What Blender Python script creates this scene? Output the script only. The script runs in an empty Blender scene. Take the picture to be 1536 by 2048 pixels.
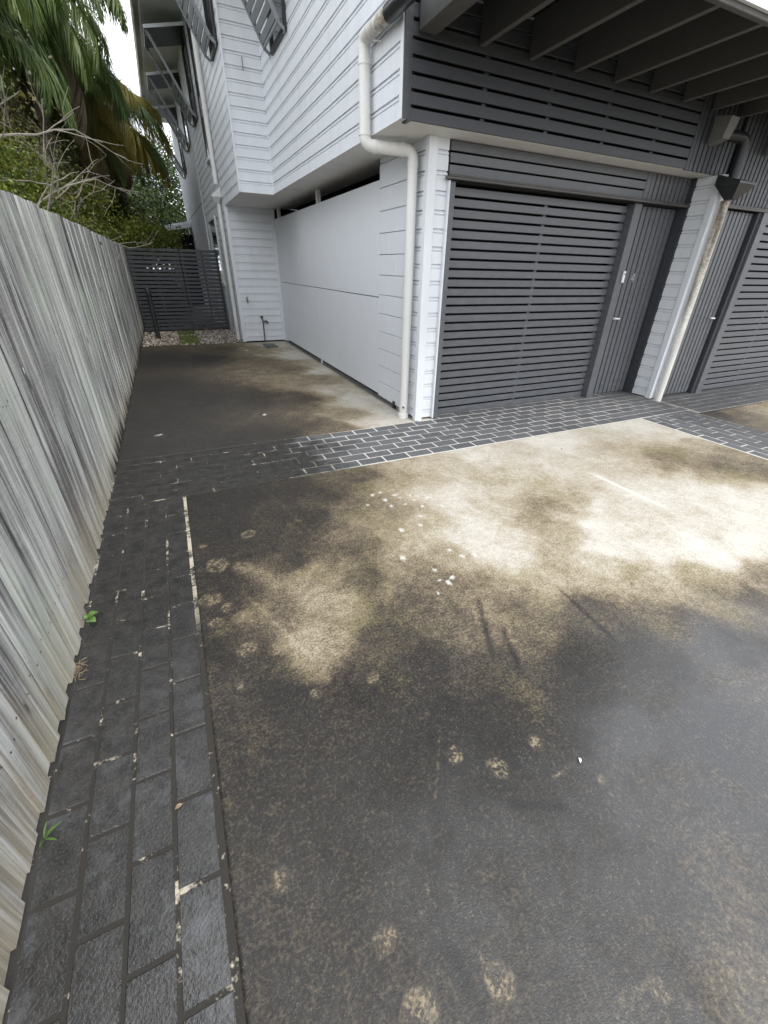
import bpy, math, random
import numpy as np
from mathutils import Vector, Matrix

# ------------------------------------------------------------------ camera, world, sun, exposure
sc = bpy.context.scene
col = sc.collection
CAM_H = 1.5
CR = [[0.9031417, -0.4288347, 0.0208784], [-0.198922, -0.4610407, -0.8647956], [0.3804802, 0.7768798, -0.5016897]]
cam_d = bpy.data.cameras.new('camera')
cam = bpy.data.objects.new('camera', cam_d)
col.objects.link(cam)
M = Matrix.Identity(4)
for i in range(3):
    M[i][0] = CR[0][i]
    M[i][1] = -CR[1][i]
    M[i][2] = -CR[2][i]
M[2][3] = CAM_H
cam.matrix_world = M
cam_d.sensor_fit = 'HORIZONTAL'
cam_d.sensor_width = 36.0
cam_d.lens = 36.0 * 833.88 / 1536.0
cam_d.shift_x = -11.06 / 1536.0
cam_d.shift_y = -3.78 / 1536.0
cam_d.clip_start = 0.02
cam_d.clip_end = 2000
sc.camera = cam

SUN_EL, SUN_AZ = math.radians(60), math.radians(165)      # azimuth clockwise from +Y: behind the camera
world = bpy.data.worlds.new('World')
sc.world = world
world.use_nodes = True
wn, wl = world.node_tree.nodes, world.node_tree.links
wn.clear()
w_out = wn.new('ShaderNodeOutputWorld')
w_bg = wn.new('ShaderNodeBackground')
w_bg.inputs['Strength'].default_value = 0.1
w_sky = wn.new('ShaderNodeTexSky')
w_sky.sky_type = 'NISHITA'
w_sky.sun_disc = False
w_sky.sun_elevation = SUN_EL
w_sky.sun_rotation = SUN_AZ
w_tc = wn.new('ShaderNodeTexCoord')
w_map = wn.new('ShaderNodeMapping')
w_map.inputs['Scale'].default_value = (1, 1, 2.2)
w_noise = wn.new('ShaderNodeTexNoise')
w_noise.inputs['Scale'].default_value = 2.6
w_noise.inputs['Detail'].default_value = 7
w_noise.inputs['Roughness'].default_value = 0.58
w_ramp = wn.new('ShaderNodeValToRGB')
w_ramp.color_ramp.elements[0].position = 0.30
w_ramp.color_ramp.elements[1].position = 0.52
w_mix = wn.new('ShaderNodeMix')
w_mix.data_type = 'RGBA'
w_n2 = wn.new('ShaderNodeTexNoise')
w_n2.inputs['Scale'].default_value = 5
w_n2.inputs['Detail'].default_value = 5
w_r2 = wn.new('ShaderNodeValToRGB')
w_r2.color_ramp.elements[0].position = 0.3
w_r2.color_ramp.elements[0].color = (8.4, 8.8, 9.4, 1)
w_r2.color_ramp.elements[1].position = 0.65
w_r2.color_ramp.elements[1].color = (11.8, 12.0, 12.2, 1)
wl.new(w_tc.outputs['Generated'], w_map.inputs['Vector'])
wl.new(w_map.outputs['Vector'], w_noise.inputs['Vector'])
wl.new(w_map.outputs['Vector'], w_n2.inputs['Vector'])
wl.new(w_noise.outputs['Fac'], w_ramp.inputs['Fac'])
wl.new(w_n2.outputs['Fac'], w_r2.inputs['Fac'])
wl.new(w_ramp.outputs['Color'], w_mix.inputs['Factor'])
wl.new(w_sky.outputs['Color'], w_mix.inputs['A'])
wl.new(w_r2.outputs['Color'], w_mix.inputs['B'])
wl.new(w_mix.outputs['Result'], w_bg.inputs['Color'])
wl.new(w_bg.outputs['Background'], w_out.inputs['Surface'])

sun_d = bpy.data.lights.new('sun', 'SUN')
sun_d.energy = 1.0
sun_d.angle = math.radians(20)
sun_d.color = (1.0, 0.96, 0.9)
sun = bpy.data.objects.new('sun', sun_d)
col.objects.link(sun)
sdir = Vector((math.sin(SUN_AZ) * math.cos(SUN_EL), math.cos(SUN_AZ) * math.cos(SUN_EL), math.sin(SUN_EL)))
sun.rotation_euler = sdir.to_track_quat('Z', 'Y').to_euler()
sun.location = sdir * 30

sc.render.engine = 'CYCLES'
sc.view_settings.view_transform = 'Standard'
sc.view_settings.look = 'None'
sc.view_settings.gamma = 1.0
sc.view_settings.use_curve_mapping = False
sc.view_settings.exposure = 1.22
sc.cycles.max_bounces = 8
sc.cycles.diffuse_bounces = 4
sc.cycles.transparent_max_bounces = 8

R = random.Random(11)
NR = np.random.default_rng(5)
PI = math.pi

# ------------------------------------------------------------------ object helpers
WO = {}                                        # world origin of every object that has children
def link(o):
    col.objects.link(o)
    return o
def tag(o, label=None, cat=None, group=None, kind=None):
    if label: o['label'] = label
    if cat: o['category'] = cat
    if group: o['group'] = group
    if kind: o['kind'] = kind
    return o
def thing(name, loc, label, cat, group=None):
    o = link(bpy.data.objects.new(name, None))
    o.empty_display_size = 0.2
    o.location = loc
    WO[o] = Vector(loc)
    return tag(o, label, cat, group)
def place(o, wloc, parent):
    WO[o] = Vector(wloc)
    if parent is not None:
        o.parent = parent
        o.location = Vector(wloc) - WO[parent]
    else:
        o.location = wloc
    return o
def inst(name, mesh, parent, wloc, rot=(0, 0, 0), scale=(1, 1, 1)):
    o = link(bpy.data.objects.new(name, mesh))
    place(o, wloc, parent)
    o.rotation_euler = rot
    o.scale = scale
    return o

class MB:
    def __init__(s):
        s.v, s.f, s.m = [], [], []
    def quad(s, a, b, c, d, m=0):
        n = len(s.v); s.v += [a, b, c, d]; s.f.append((n, n+1, n+2, n+3)); s.m.append(m)
    def box(s, x0, x1, y0, y1, z0, z1, ch=0.0, m=0):
        n = len(s.v)
        if ch <= 0:
            s.v += [(x, y, z) for z in (z0, z1) for y in (y0, y1) for x in (x0, x1)]
            F = [(0,2,3,1),(4,5,7,6),(0,1,5,4),(2,6,7,3),(0,4,6,2),(1,3,7,5)]
            s.f += [tuple(n+i for i in f) for f in F]; s.m += [m]*6
        else:
            # chamfered box: three vertices per corner
            X, Y, Z = (x0, x1), (y0, y1), (z0, z1)
            idx = {}
            for i in (0, 1):
                for j in (0, 1):
                    for k in (0, 1):
                        sx, sy, sz = (1-2*i)*ch, (1-2*j)*ch, (1-2*k)*ch
                        idx[i, j, k] = len(s.v)
                        s.v += [(X[i], Y[j]+sy, Z[k]+sz), (X[i]+sx, Y[j], Z[k]+sz), (X[i]+sx, Y[j]+sy, Z[k])]
            def P(i, j, k, a): return idx[i, j, k] + a
            q = []
            q.append((P(0,0,0,0), P(0,0,1,0), P(0,1,1,0), P(0,1,0,0)))
            q.append((P(1,0,0,0), P(1,1,0,0), P(1,1,1,0), P(1,0,1,0)))
            q.append((P(0,0,0,1), P(1,0,0,1), P(1,0,1,1), P(0,0,1,1)))
            q.append((P(0,1,0,1), P(0,1,1,1), P(1,1,1,1), P(1,1,0,1)))
            q.append((P(0,0,0,2), P(0,1,0,2), P(1,1,0,2), P(1,0,0,2)))
            q.append((P(0,0,1,2), P(1,0,1,2), P(1,1,1,2), P(0,1,1,2)))
            for k in (0, 1):
                for j in (0, 1): q.append((P(0,j,k,1), P(1,j,k,1), P(1,j,k,2), P(0,j,k,2)))
                for i in (0, 1): q.append((P(i,0,k,0), P(i,1,k,0), P(i,1,k,2), P(i,0,k,2)))
            for i in (0, 1):
                for j in (0, 1): q.append((P(i,j,0,0), P(i,j,1,0), P(i,j,1,1), P(i,j,0,1)))
            for i in (0, 1):
                for j in (0, 1):
                    for k in (0, 1): q.append((P(i,j,k,0), P(i,j,k,1), P(i,j,k,2)))
            s.f += q; s.m += [m]*len(q)
        return s
    def hexa(s, p, m=0):                        # eight corners: bottom four, then top four
        n = len(s.v); s.v += [tuple(q) for q in p]
        s.f += [tuple(n+i for i in f) for f in [(3,2,1,0),(4,5,6,7),(0,1,5,4),(1,2,6,5),(2,3,7,6),(3,0,4,7)]]; s.m += [m]*6
        return s
    def bar(s, a, b, w, h, up=(0, 0, 1), m=0):
        a, b = Vector(a), Vector(b)
        d = (b-a).normalized(); u = Vector(up)
        if abs(d.dot(u)) > .98: u = Vector((1, 0, 0))
        r = d.cross(u).normalized()*w/2; u = r.cross(d).normalized()*h/2
        return s.hexa([a-r-u, a+r-u, b+r-u, b-r-u, a-r+u, a+r+u, b+r+u, b-r+u], m)
    def tube(s, pts, rad, n=12, cap=True, m=0):
        pts = [Vector(p) for p in pts]
        if not hasattr(rad, '__len__'): rad = [rad]*len(pts)
        base = len(s.v); prev = None
        for i, p in enumerate(pts):
            d = (pts[min(i+1, len(pts)-1)] - pts[max(i-1, 0)]).normalized()
            if prev is None:
                u = Vector((0, 0, 1)) if abs(d.z) < .9 else Vector((1, 0, 0))
                u = (u - d*u.dot(d)).normalized()
            else:
                u = (prev - d*prev.dot(d)).normalized()
            prev = u; w = d.cross(u)
            for k in range(n):
                a = 2*PI*k/n
                s.v.append(tuple(p + (u*math.cos(a) + w*math.sin(a))*rad[i]))
        for i in range(len(pts)-1):
            for k in range(n):
                a = base+i*n+k; b = base+i*n+(k+1) % n
                s.f.append((a, b, b+n, a+n)); s.m.append(m)
        if cap:
            s.f.append(tuple(base+k for k in range(n))[::-1]); s.m.append(m)
            s.f.append(tuple(base+(len(pts)-1)*n+k for k in range(n))); s.m.append(m)
        return s
    def extrude(s, prof, axis, a, b, m=0):
        # prof: open list of 3-D points at 0 along the axis; swept from a to b and closed at the ends
        n = len(s.v); k = len(prof)
        for t in (a, b):
            for p in prof:
                q = list(p); q[axis] = t; s.v.append(tuple(q))
        for i in range(k):
            j = (i+1) % k
            s.f.append((n+i, n+j, n+k+j, n+k+i)); s.m.append(m)
        s.f.append(tuple(n+i for i in range(k))[::-1]); s.m.append(m)
        s.f.append(tuple(n+k+i for i in range(k))); s.m.append(m)
        return s
    def mesh(s, name, mats, origin=(0, 0, 0), smooth=False):
        me = bpy.data.meshes.new(name)
        o = Vector(origin)
        me.from_pydata([(v[0]-o.x, v[1]-o.y, v[2]-o.z) for v in s.v], [], s.f)
        for mt in (mats if isinstance(mats, (list, tuple)) else [mats]): me.materials.append(mt)
        if any(s.m): me.polygons.foreach_set('material_index', s.m)
        if smooth: me.polygons.foreach_set('use_smooth', [True]*len(me.polygons))
        me.validate(); me.update()
        import bmesh
        bm = bmesh.new(); bm.from_mesh(me); bmesh.ops.recalc_face_normals(bm, faces=bm.faces); bm.to_mesh(me); bm.free()
        return me
    def build(s, name, mats, parent=None, smooth=False):
        a = np.array([tuple(v) for v in s.v])
        lo, hi = a.min(0), a.max(0)
        o = ((lo[0]+hi[0])/2, (lo[1]+hi[1])/2, lo[2])
        ob = link(bpy.data.objects.new(name, s.mesh(name, mats, o, smooth)))
        if smooth:
            try: ob.data.set_sharp_from_angle(angle=math.radians(40))
            except Exception: pass
        return place(ob, o, parent)

def raw_mesh(name, verts, faces_tri_or_quad, mat, cols=None, smooth=False):
    # fast mesh from numpy arrays; faces is (n, k)
    me = bpy.data.meshes.new(name)
    F = np.asarray(faces_tri_or_quad, dtype=np.int32); V = np.asarray(verts, dtype=np.float32)
    k = F.shape[1]
    me.vertices.add(len(V)); me.vertices.foreach_set('co', V.ravel())
    me.loops.add(F.size); me.loops.foreach_set('vertex_index', F.ravel())
    me.polygons.add(len(F)); me.polygons.foreach_set('loop_start', np.arange(0, F.size, k, dtype=np.int32))
    try: me.polygons.foreach_set('loop_total', np.full(len(F), k, dtype=np.int32))
    except Exception: pass
    if smooth: me.polygons.foreach_set('use_smooth', np.ones(len(F), dtype=bool))
    me.materials.append(mat)
    if cols is not None:
        for nm, arr in cols.items():
            at = me.attributes.new(nm, 'FLOAT_COLOR', 'POINT')
            c = np.ones((len(V), 4), dtype=np.float32); c[:, :arr.shape[1]] = arr
            at.data.foreach_set('color', c.ravel())
    me.update(calc_edges=True)
    return me

# ------------------------------------------------------------------ material helpers
class NT:
    def __init__(s, name):
        s.mat = bpy.data.materials.new(name); s.mat.use_nodes = True
        s.n, s.l = s.mat.node_tree.nodes, s.mat.node_tree.links
        s.b = s.n['Principled BSDF']; s.out = s.n['Material Output']
    def put(s, node, key, val):
        if val is None: return
        if hasattr(val, 'is_output') or isinstance(val, bpy.types.NodeSocket): s.l.new(val, node.inputs[key])
        else: node.inputs[key].default_value = val
    def geo(s): return s.n.new('ShaderNodeNewGeometry').outputs['Position']
    def objc(s): return s.n.new('ShaderNodeTexCoord').outputs['Object']
    def rnd(s): return s.n.new('ShaderNodeObjectInfo').outputs['Random']
    def attr(s, nm, out='Color'):
        a = s.n.new('ShaderNodeAttribute'); a.attribute_name = nm; return a.outputs[out]
    def noise(s, vec, scale, detail=4, rough=.55, dist=0, w=None):
        t = s.n.new('ShaderNodeTexNoise')
        if w is not None:
            t.noise_dimensions = '4D'; s.put(t, 'W', w)
        s.put(t, 'Vector', vec); s.put(t, 'Scale', scale); s.put(t, 'Detail', detail); s.put(t, 'Roughness', rough); s.put(t, 'Distortion', dist)
        return t.outputs['Fac']
    def voro(s, vec, scale, feature='F1'):
        t = s.n.new('ShaderNodeTexVoronoi'); t.feature = feature; s.put(t, 'Vector', vec); s.put(t, 'Scale', scale); return t.outputs['Distance']
    def mapv(s, vec, scale=(1, 1, 1), loc=(0, 0, 0)):
        t = s.n.new('ShaderNodeMapping'); s.put(t, 'Vector', vec); s.put(t, 'Scale', scale); s.put(t, 'Location', loc); return t.outputs['Vector']
    def math(s, op, a, b=None, c=None, clamp=False):
        t = s.n.new('ShaderNodeMath'); t.operation = op; t.use_clamp = clamp
        for i, v in enumerate((a, b, c)):
            if v is not None: s.put(t, i, v)
        return t.outputs[0]
    def rng(s, v, a, b, c=0., d=1.):
        t = s.n.new('ShaderNodeMapRange'); s.put(t, 'Value', v)
        for k, x in (('From Min', a), ('From Max', b), ('To Min', c), ('To Max', d)): s.put(t, k, x)
        return t.outputs[0]
    def ramp(s, v, stops):
        t = s.n.new('ShaderNodeValToRGB'); e = t.color_ramp.elements
        while len(e) < len(stops): e.new(0.5)
        for k, (p, c) in enumerate(stops):
            e[k].position = p; e[k].color = (*c, 1) if len(c) == 3 else c
        s.put(t, 'Fac', v); return t.outputs['Color']
    def mix(s, f, a, b, mode='MIX'):
        t = s.n.new('ShaderNodeMix'); t.data_type = 'RGBA'; t.blend_type = mode
        s.put(t, 'Factor', f)
        for k, v in (('A', a), ('B', b)):
            if isinstance(v, tuple) and len(v) == 3: v = (*v, 1)
            s.put(t, k, v)
        return t.outputs['Result']
    def xyz(s, v, k):
        t = s.n.new('ShaderNodeSeparateXYZ'); s.put(t, 0, v); return t.outputs[k]
    def bump(s, h, strength=.3, dist=.01):
        t = s.n.new('ShaderNodeBump'); s.put(t, 'Height', h); s.put(t, 'Strength', strength); s.put(t, 'Distance', dist)
        s.l.new(t.outputs[0], s.b.inputs['Normal'])
    def done(s, color, rough=.6, spec=.5, metal=0.):
        if isinstance(color, tuple) and len(color) == 3: color = (*color, 1)
        s.put(s.b, 'Base Color', color); s.put(s.b, 'Roughness', rough); s.put(s.b, 'Specular IOR Level', spec); s.put(s.b, 'Metallic', metal)
        return s.mat

def paint(name, c, rough=.5, dirt=.12, scale=3., streak=(1, 1, .25), bump=.06, dirtcol=None):
    t = NT(name); p = t.geo(); r = t.rnd()
    n = t.noise(t.mapv(p, streak), scale*2, 6, .6); n2 = t.noise(p, 60, 3)
    d = dirtcol or tuple(v*.55 for v in c)
    f = t.math('MULTIPLY', t.rng(n, .42, .75), dirt)
    f2 = t.math('MULTIPLY_ADD', r, .06, t.math('MULTIPLY', t.rng(n2, .3, .7), dirt*.35))
    cc = t.mix(t.math('ADD', f, f2, clamp=True), c, d)
    t.bump(t.noise(p, 220, 3), bump, .002)
    return t.done(cc, t.rng(n, .3, .7, rough-.08, rough+.1))

MAT = {}
MAT['white'] = paint('white_paint', (.74, .765, .80), .45, .22, 2.5, dirtcol=(.45, .46, .45))
MAT['panel'] = paint('white_sheet', (.70, .72, .755), .55, .10, 1.2, (1, 1, .6), dirtcol=(.5, .5, .48))
MAT['soffit'] = paint('white_soffit', (.74, .735, .71), .6, .25, 1.5, (1, 1, 1), dirtcol=(.42, .40, .36))
MAT['char'] = paint('charcoal_paint', (.085, .089, .098), .42, .35, 4, (1, 1, 3), .1, dirtcol=(.17, .175, .185))
MAT['char_dark'] = paint('charcoal_shaded', (.036, .039, .046), .45, .4, 4, (.4, 1, 4), .14, dirtcol=(.07, .074, .08))  # charcoal darkened: balcony shade is put into the colour; gate slats share it
MAT['shade'] = paint('grey_powdercoat', (.22, .235, .25), .45, .25, 4, dirtcol=(.3, .31, .32))
MAT['rail'] = paint('dark_steel_rail', (.045, .042, .04), .45, .5, 6, (.3, 1, 1), dirtcol=(.14, .125, .11))
MAT['dark'] = paint('interior_shade_black', (.007, .007, .008), .9, .1)  # near-black: shade of gaps, interiors and deck underside put into the colour
MAT['black'] = paint('black_plastic', (.018, .019, .02), .4, .2, dirtcol=(.05, .05, .05))
MAT['joist'] = paint('joist_shaded', (.10, .10, .094), .6, .35, 4, (1, .3, 1), .12, dirtcol=(.065, .063, .058))  # joists coloured dark grey, with the shade under the deck in the colour
MAT['gutter'] = paint('gutter_paint', (.52, .51, .49), .4, .4, 4, (1, .3, 1), dirtcol=(.25, .23, .2))
MAT['metal'] = paint('chrome_handle', (.75, .76, .77), .25, .1)
MAT['brass'] = paint('weathered_brass', (.09, .07, .05), .5, .4)
MAT['galv'] = paint('weathered_galvanised', (.14, .14, .145), .45, .5, 5, dirtcol=(.07, .06, .05))
MAT['cap'] = paint('shaded_cap', (.17, .17, .155), .6, .3)  # white caps coloured grey; the deck's shade is in this tone
MAT['eave'] = paint('eave_lining_paint', (.82, .82, .80), .6, .1)
MAT['roof'] = paint('roof_sheet', (.38, .39, .4), .5, .3)

def mk_pipe(name, amount, c=(.74, .74, .72)):
    t = NT(name); p = t.geo(); n = t.noise(t.mapv(p, (1, 1, .14)), 12, 7, .65); n2 = t.noise(p, 45, 4)
    s = t.math('MULTIPLY_ADD', t.math('SUBTRACT', n2, .5), .5, n)
    stain = t.ramp(s, [(.36, (.62, .60, .55)), (.50, (.38, .34, .27)), (.62, (.16, .135, .095)), (.8, (.06, .052, .04))])
    cc = t.mix(amount if not callable(amount) else amount(t, p, n), c, stain)
    t.bump(n2, .08, .003)
    return t.done(cc, .42)
MAT['pvc'] = mk_pipe('pvc_pipe', .12)
MAT['pvc_dirty'] = mk_pipe('algae_pvc_pipe', lambda t, p, n: t.math('MULTIPLY', t.rng(t.xyz(p, 'Y'), 4.35, 3.95), .95, clamp=True))
MAT['pvc_pillar'] = mk_pipe('stained_pillar_pipe', lambda t, p, n: t.rng(t.math('MULTIPLY_ADD', n, .9, t.xyz(p, 'Z')), 1.0, 2.3, .25, 1.0))

def mk_timber():
    t = NT('weathered_paling'); o = t.objc(); r = t.rnd(); p = t.geo()
    w = t.math('MULTIPLY', r, 57.)
    g1 = t.noise(t.mapv(o, (30, 26, 1.0)), 1.0, 6, .6, .6, w)
    g2 = t.noise(t.mapv(o, (90, 85, 1.8)), 1.0, 5, .65, .3, w)
    g3 = t.noise(t.mapv(o, (9, 9, .7)), 1.0, 3, .5, 0, w)
    saw = t.noise(t.mapv(o, (2, 12, 160)), 1.0, 2, .5, 0, w)
    v = t.math('ADD', t.math('MULTIPLY', g1, .75), t.math('MULTIPLY', g2, .65))
    v = t.math('SUBTRACT', v, .20)
    v = t.math('MULTIPLY_ADD', t.math('SUBTRACT', r, .5), .16, v)
    v = t.math('MULTIPLY_ADD', t.math('SUBTRACT', g3, .5), .35, v)
    v = t.math('MULTIPLY_ADD', t.math('SUBTRACT', saw, .5), .10, v)
    base = t.ramp(v, [(.27, (.045, .043, .043)), (.38, (.135, .132, .132)), (.47, (.275, .275, .27)), (.56, (.41, .418, .40)), (.70, (.55, .555, .53))])
    gm = t.math('MULTIPLY', t.rng(t.noise(p, 1.7, 3), .5, .68), .40)
    base = t.mix(gm, base, (.36, .41, .34))
    # bare blond timber low on the boards
    z = t.xyz(p, 'Z')
    lo = t.rng(t.math('MULTIPLY_ADD', t.math('SUBTRACT', g1, .5), 1.1, z), .42, .0)
    tan = t.mix(g2, (.24, .19, .12), (.50, .45, .34))
    base = t.mix(t.math('MULTIPLY', lo, .6), base, tan)
    # knots
    ko = t.n.new('ShaderNodeVectorMath'); ko.operation = 'ADD'; t.l.new(t.mapv(o, (5, 9, 2.6)), ko.inputs[0]); t.l.new(w, ko.inputs[1])
    kd = t.voro(ko.outputs[0], 1.0)
    kn = t.rng(t.math('MULTIPLY_ADD', g2, .05, kd), .13, .05)
    base = t.mix(t.math('MULTIPLY', kn, .8), base, (.05, .04, .033))
    # damp rot creeping up where boards touch the side slab
    y = t.xyz(p, 'Y')
    rot = t.math('MULTIPLY', t.rng(t.math('MULTIPLY_ADD', t.math('SUBTRACT', g1, .5), .9, z), .17, .05), t.rng(y, 3.3, 3.8))
    base = t.mix(rot, base, (.035, .026, .017))
    t.bump(v, .5, .006)
    return t.done(base, .78, .3)
MAT['timber'] = mk_timber()
MAT['nail'] = paint('rusty_nail', (.05, .045, .042), .5, .2)

def mk_paver():
    t = NT('charcoal_paver'); p = t.geo(); r = t.rnd()
    x, y = t.xyz(p, 'X'), t.xyz(p, 'Y')
    n = t.noise(p, 3.2, 6, .6); n2 = t.noise(p, 14, 5, .6); f = t.noise(p, 130, 3, .55)
    dirty = t.math('MAXIMUM', t.rng(t.math('MULTIPLY_ADD', t.math('SUBTRACT', n, .5), 1.6, x), 1.35, .85),
                   t.math('MULTIPLY', t.rng(t.math('MULTIPLY_ADD', t.math('SUBTRACT', n, .5), 1.6, x), 5.2, 5.9), .45))
    clean = t.mix(r, (.105, .108, .114), (.075, .078, .085))
    clean = t.mix(t.math('MULTIPLY', t.rng(n2, .45, .75), .35), clean, (.17, .17, .168))
    blk = t.mix(t.rng(n2, .35, .7), (.012, .0115, .011), (.036, .034, .032))
    cc = t.mix(dirty, clean, blk)
    pale = t.math('MULTIPLY', t.rng(t.noise(p, 6.5, 5, .65), .52, .66), t.rng(y, 1.9, .7))
    cc = t.mix(t.math('MULTIPLY', pale, .35), cc, (.16, .165, .18))
    cc = t.mix(t.math('MULTIPLY', t.rng(f, .45, .75), .13), cc, (.2, .2, .2))
    wet = t.math('MULTIPLY', dirty, t.rng(t.math('MULTIPLY_ADD', n, 1.8, y), 2.9, 1.2))
    ro = t.rng(wet, 0, 1, .7, .22)
    t.bump(f, .5, .005)
    return t.done(cc, ro, t.rng(wet, 0, 1, .25, .9))
MAT['paver'] = mk_paver()
def mk_grout():
    t = NT('paver_joint_sand'); p = t.geo(); x = t.xyz(p, 'X')
    n = t.noise(p, 3.2, 6, .6); a = t.noise(p, 5.5, 5, .7); b = t.noise(p, 70, 3)
    dirty = t.rng(t.math('MULTIPLY_ADD', t.math('SUBTRACT', n, .5), 1.6, x), 1.45, .75)
    pale = t.mix(b, (.66, .65, .60), (.48, .46, .41))
    show = t.rng(t.math('MULTIPLY_ADD', t.math('SUBTRACT', b, .5), .35, a), .57, .66)
    edge = t.math('MULTIPLY', t.math('MULTIPLY', t.rng(x, -.20, -.185), t.rng(x, -.145, -.16)), t.math('MULTIPLY', t.math('MULTIPLY', t.rng(t.math('MULTIPLY_ADD', a, .8, t.xyz(p, 'Y')), 2.0, 2.5), t.rng(t.xyz(p, 'Y'), 3.12, 3.08)), t.rng(t.math('MULTIPLY_ADD', t.math('SUBTRACT', b, .5), .5, a), .40, .54)))
    show = t.math('MAXIMUM', show, edge)
    dk = t.mix(show, (.024, .021, .017), (.42, .38, .30))
    dirty = t.math('MAXIMUM', dirty, t.math('MULTIPLY', t.rng(x, 4.9, 5.7), .7))
    t.bump(b, .6, .004)
    return t.done(t.mix(dirty, pale, dk), .85)
MAT['grout'] = mk_grout()

def mk_concrete():
    t = NT('stained_concrete'); p = t.geo()
    s = t.n.new('ShaderNodeSeparateColor'); t.l.new(t.attr('stain'), s.inputs[0])
    D, S, W = s.outputs[0], s.outputs[1], s.outputs[2]
    s2 = t.n.new('ShaderNodeSeparateColor'); t.l.new(t.attr('marks'), s2.inputs[0])
    CH, DK, LT = s2.outputs[0], s2.outputs[1], s2.outputs[2]
    n1 = t.noise(p, 5.5, 8, .62, .4); n2 = t.noise(p, 95, 4, .6); n3 = t.noise(p, 26, 5, .62); n4 = t.noise(p, 210, 3, .6)
    k = t.math('ADD', D, t.math('MULTIPLY', t.math('SUBTRACT', n1, .5), .42))
    k = t.math('ADD', k, t.math('MULTIPLY', t.math('SUBTRACT', n3, .5), .40))
    k = t.math('ADD', k, t.math('MULTIPLY', t.math('SUBTRACT', n2, .5), .74))
    k = t.math('MULTIPLY_ADD', DK, .17, k)
    k = t.math('MULTIPLY_ADD', LT, -.26, k)
    cc = t.ramp(k, [(0., (.54, .515, .465)), (.18, (.43, .40, .345)), (.34, (.325, .28, .205)), (.50, (.185, .15, .10)), (.66, (.072, .058, .042)), (.82, (.024, .0215, .019)), (1., (.011, .0107, .0105))])
    gr = t.math('MULTIPLY', t.math('MULTIPLY', t.rng(t.noise(p, 2.3, 4), .5, .66), t.rng(k, .2, .4)), t.rng(k, .8, .55))
    gr = t.math('MULTIPLY', gr, t.rng(t.xyz(p, 'Y'), 3.7, 3.3))
    cc = t.mix(t.math('MULTIPLY', gr, .28), cc, (.19, .175, .06))
    sm = t.math('MULTIPLY', S, t.rng(t.math('MULTIPLY_ADD', n2, .9, t.math('MULTIPLY', n3, .8)), .80, .98))
    cc = t.mix(t.math('MULTIPLY', sm, .75, clamp=True), cc, (.33, .265, .17))
    scr = t.noise(t.mapv(p, (1.3, .85, 1)), 66, 6, .75, .7)
    cc = t.mix(t.math('MULTIPLY', t.rng(t.math('MULTIPLY_ADD', t.math('SUBTRACT', n1, .5), .35, scr), .57, .72), .42), cc, (.20, .16, .105))
    cc = t.mix(t.math('MULTIPLY', t.rng(n4, .60, .74), t.rng(n1, .35, .6, .12, .5)), cc, (.30, .27, .23))
    cc = t.mix(t.math('MULTIPLY', t.rng(n4, .40, .28), .7), cc, (.03, .027, .024))
    cc = t.mix(t.math('MULTIPLY', CH, t.rng(n3, .3, .45), clamp=True), cc, (.50, .48, .44))
    wet = t.math('POWER', t.math('MULTIPLY', W, t.rng(n1, .25, .6, .8, 1.2), clamp=True), 1.7)
    ro = t.rng(wet, 0, 1, .80, .13)
    bs = t.n.new('ShaderNodeBump'); t.put(bs, 'Height', t.math('MULTIPLY_ADD', n2, .6, n4)); t.put(bs, 'Strength', t.rng(wet, 0, 1, .6, .24)); t.put(bs, 'Distance', .004)
    t.l.new(bs.outputs[0], t.b.inputs['Normal'])
    return t.done(cc, ro, t.rng(wet, 0, 1, .18, 1.0))
MAT['concrete'] = mk_concrete()

def mk_soil():
    t = NT('soil'); p = t.geo(); n = t.noise(p, 8, 6)
    t.bump(n, .6, .03)
    return t.done(t.ramp(n, [(.3, (.03, .026, .018)), (.6, (.075, .06, .04)), (.8, (.06, .07, .03))]), .95)
MAT['soil'] = mk_soil()
def mk_attr(name, rough=.7, spec=.3):
    t = NT(name); return t.done(t.attr('col'), rough, spec)
MAT['pebble'] = mk_attr('river_pebble', .6)
def mk_moss():
    t = NT('mossy_timber'); p = t.geo(); n = t.noise(p, 12, 6)
    t.bump(n, .5, .01)
    return t.done(t.ramp(n, [(.3, (.05, .045, .025)), (.5, (.07, .095, .015)), (.75, (.12, .15, .025))]), .9)
MAT['moss'] = mk_moss()
def mk_leaf(name, attr=True, c1=(.05, .10, .02), c2=(.12, .17, .03), trans=.35, rough=.45):
    t = NT(name)
    if attr: cc = t.attr('col')
    else:
        r = t.rnd(); p = t.geo()
        cc = t.mix(t.math('MULTIPLY_ADD', t.noise(p, 5, 3), .5, t.math('MULTIPLY', r, .6), clamp=True), c1, c2)
    t.done(cc, rough, .4)
    tr = t.n.new('ShaderNodeBsdfTranslucent'); t.put(tr, 'Color', t.mix(1.0, cc, (1.25, 1.2, .7), 'MULTIPLY'))
    ms = t.n.new('ShaderNodeMixShader'); t.put(ms, 'Fac', trans)
    t.l.new(t.b.outputs[0], ms.inputs[1]); t.l.new(tr.outputs[0], ms.inputs[2]); t.l.new(ms.outputs[0], t.out.inputs['Surface'])
    return t.mat
MAT['leaf'] = mk_leaf('shrub_leaf')
MAT['frond_g'] = mk_leaf('green_frond', False, (.06, .115, .03), (.20, .27, .095), .35, .38)
MAT['frond_y'] = mk_leaf('yellowing_frond', False, (.17, .165, .035), (.36, .28, .07), .35, .5)
MAT['frond_d'] = mk_leaf('dead_frond', False, (.17, .13, .085), (.32, .26, .18), .15, .8)
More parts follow.
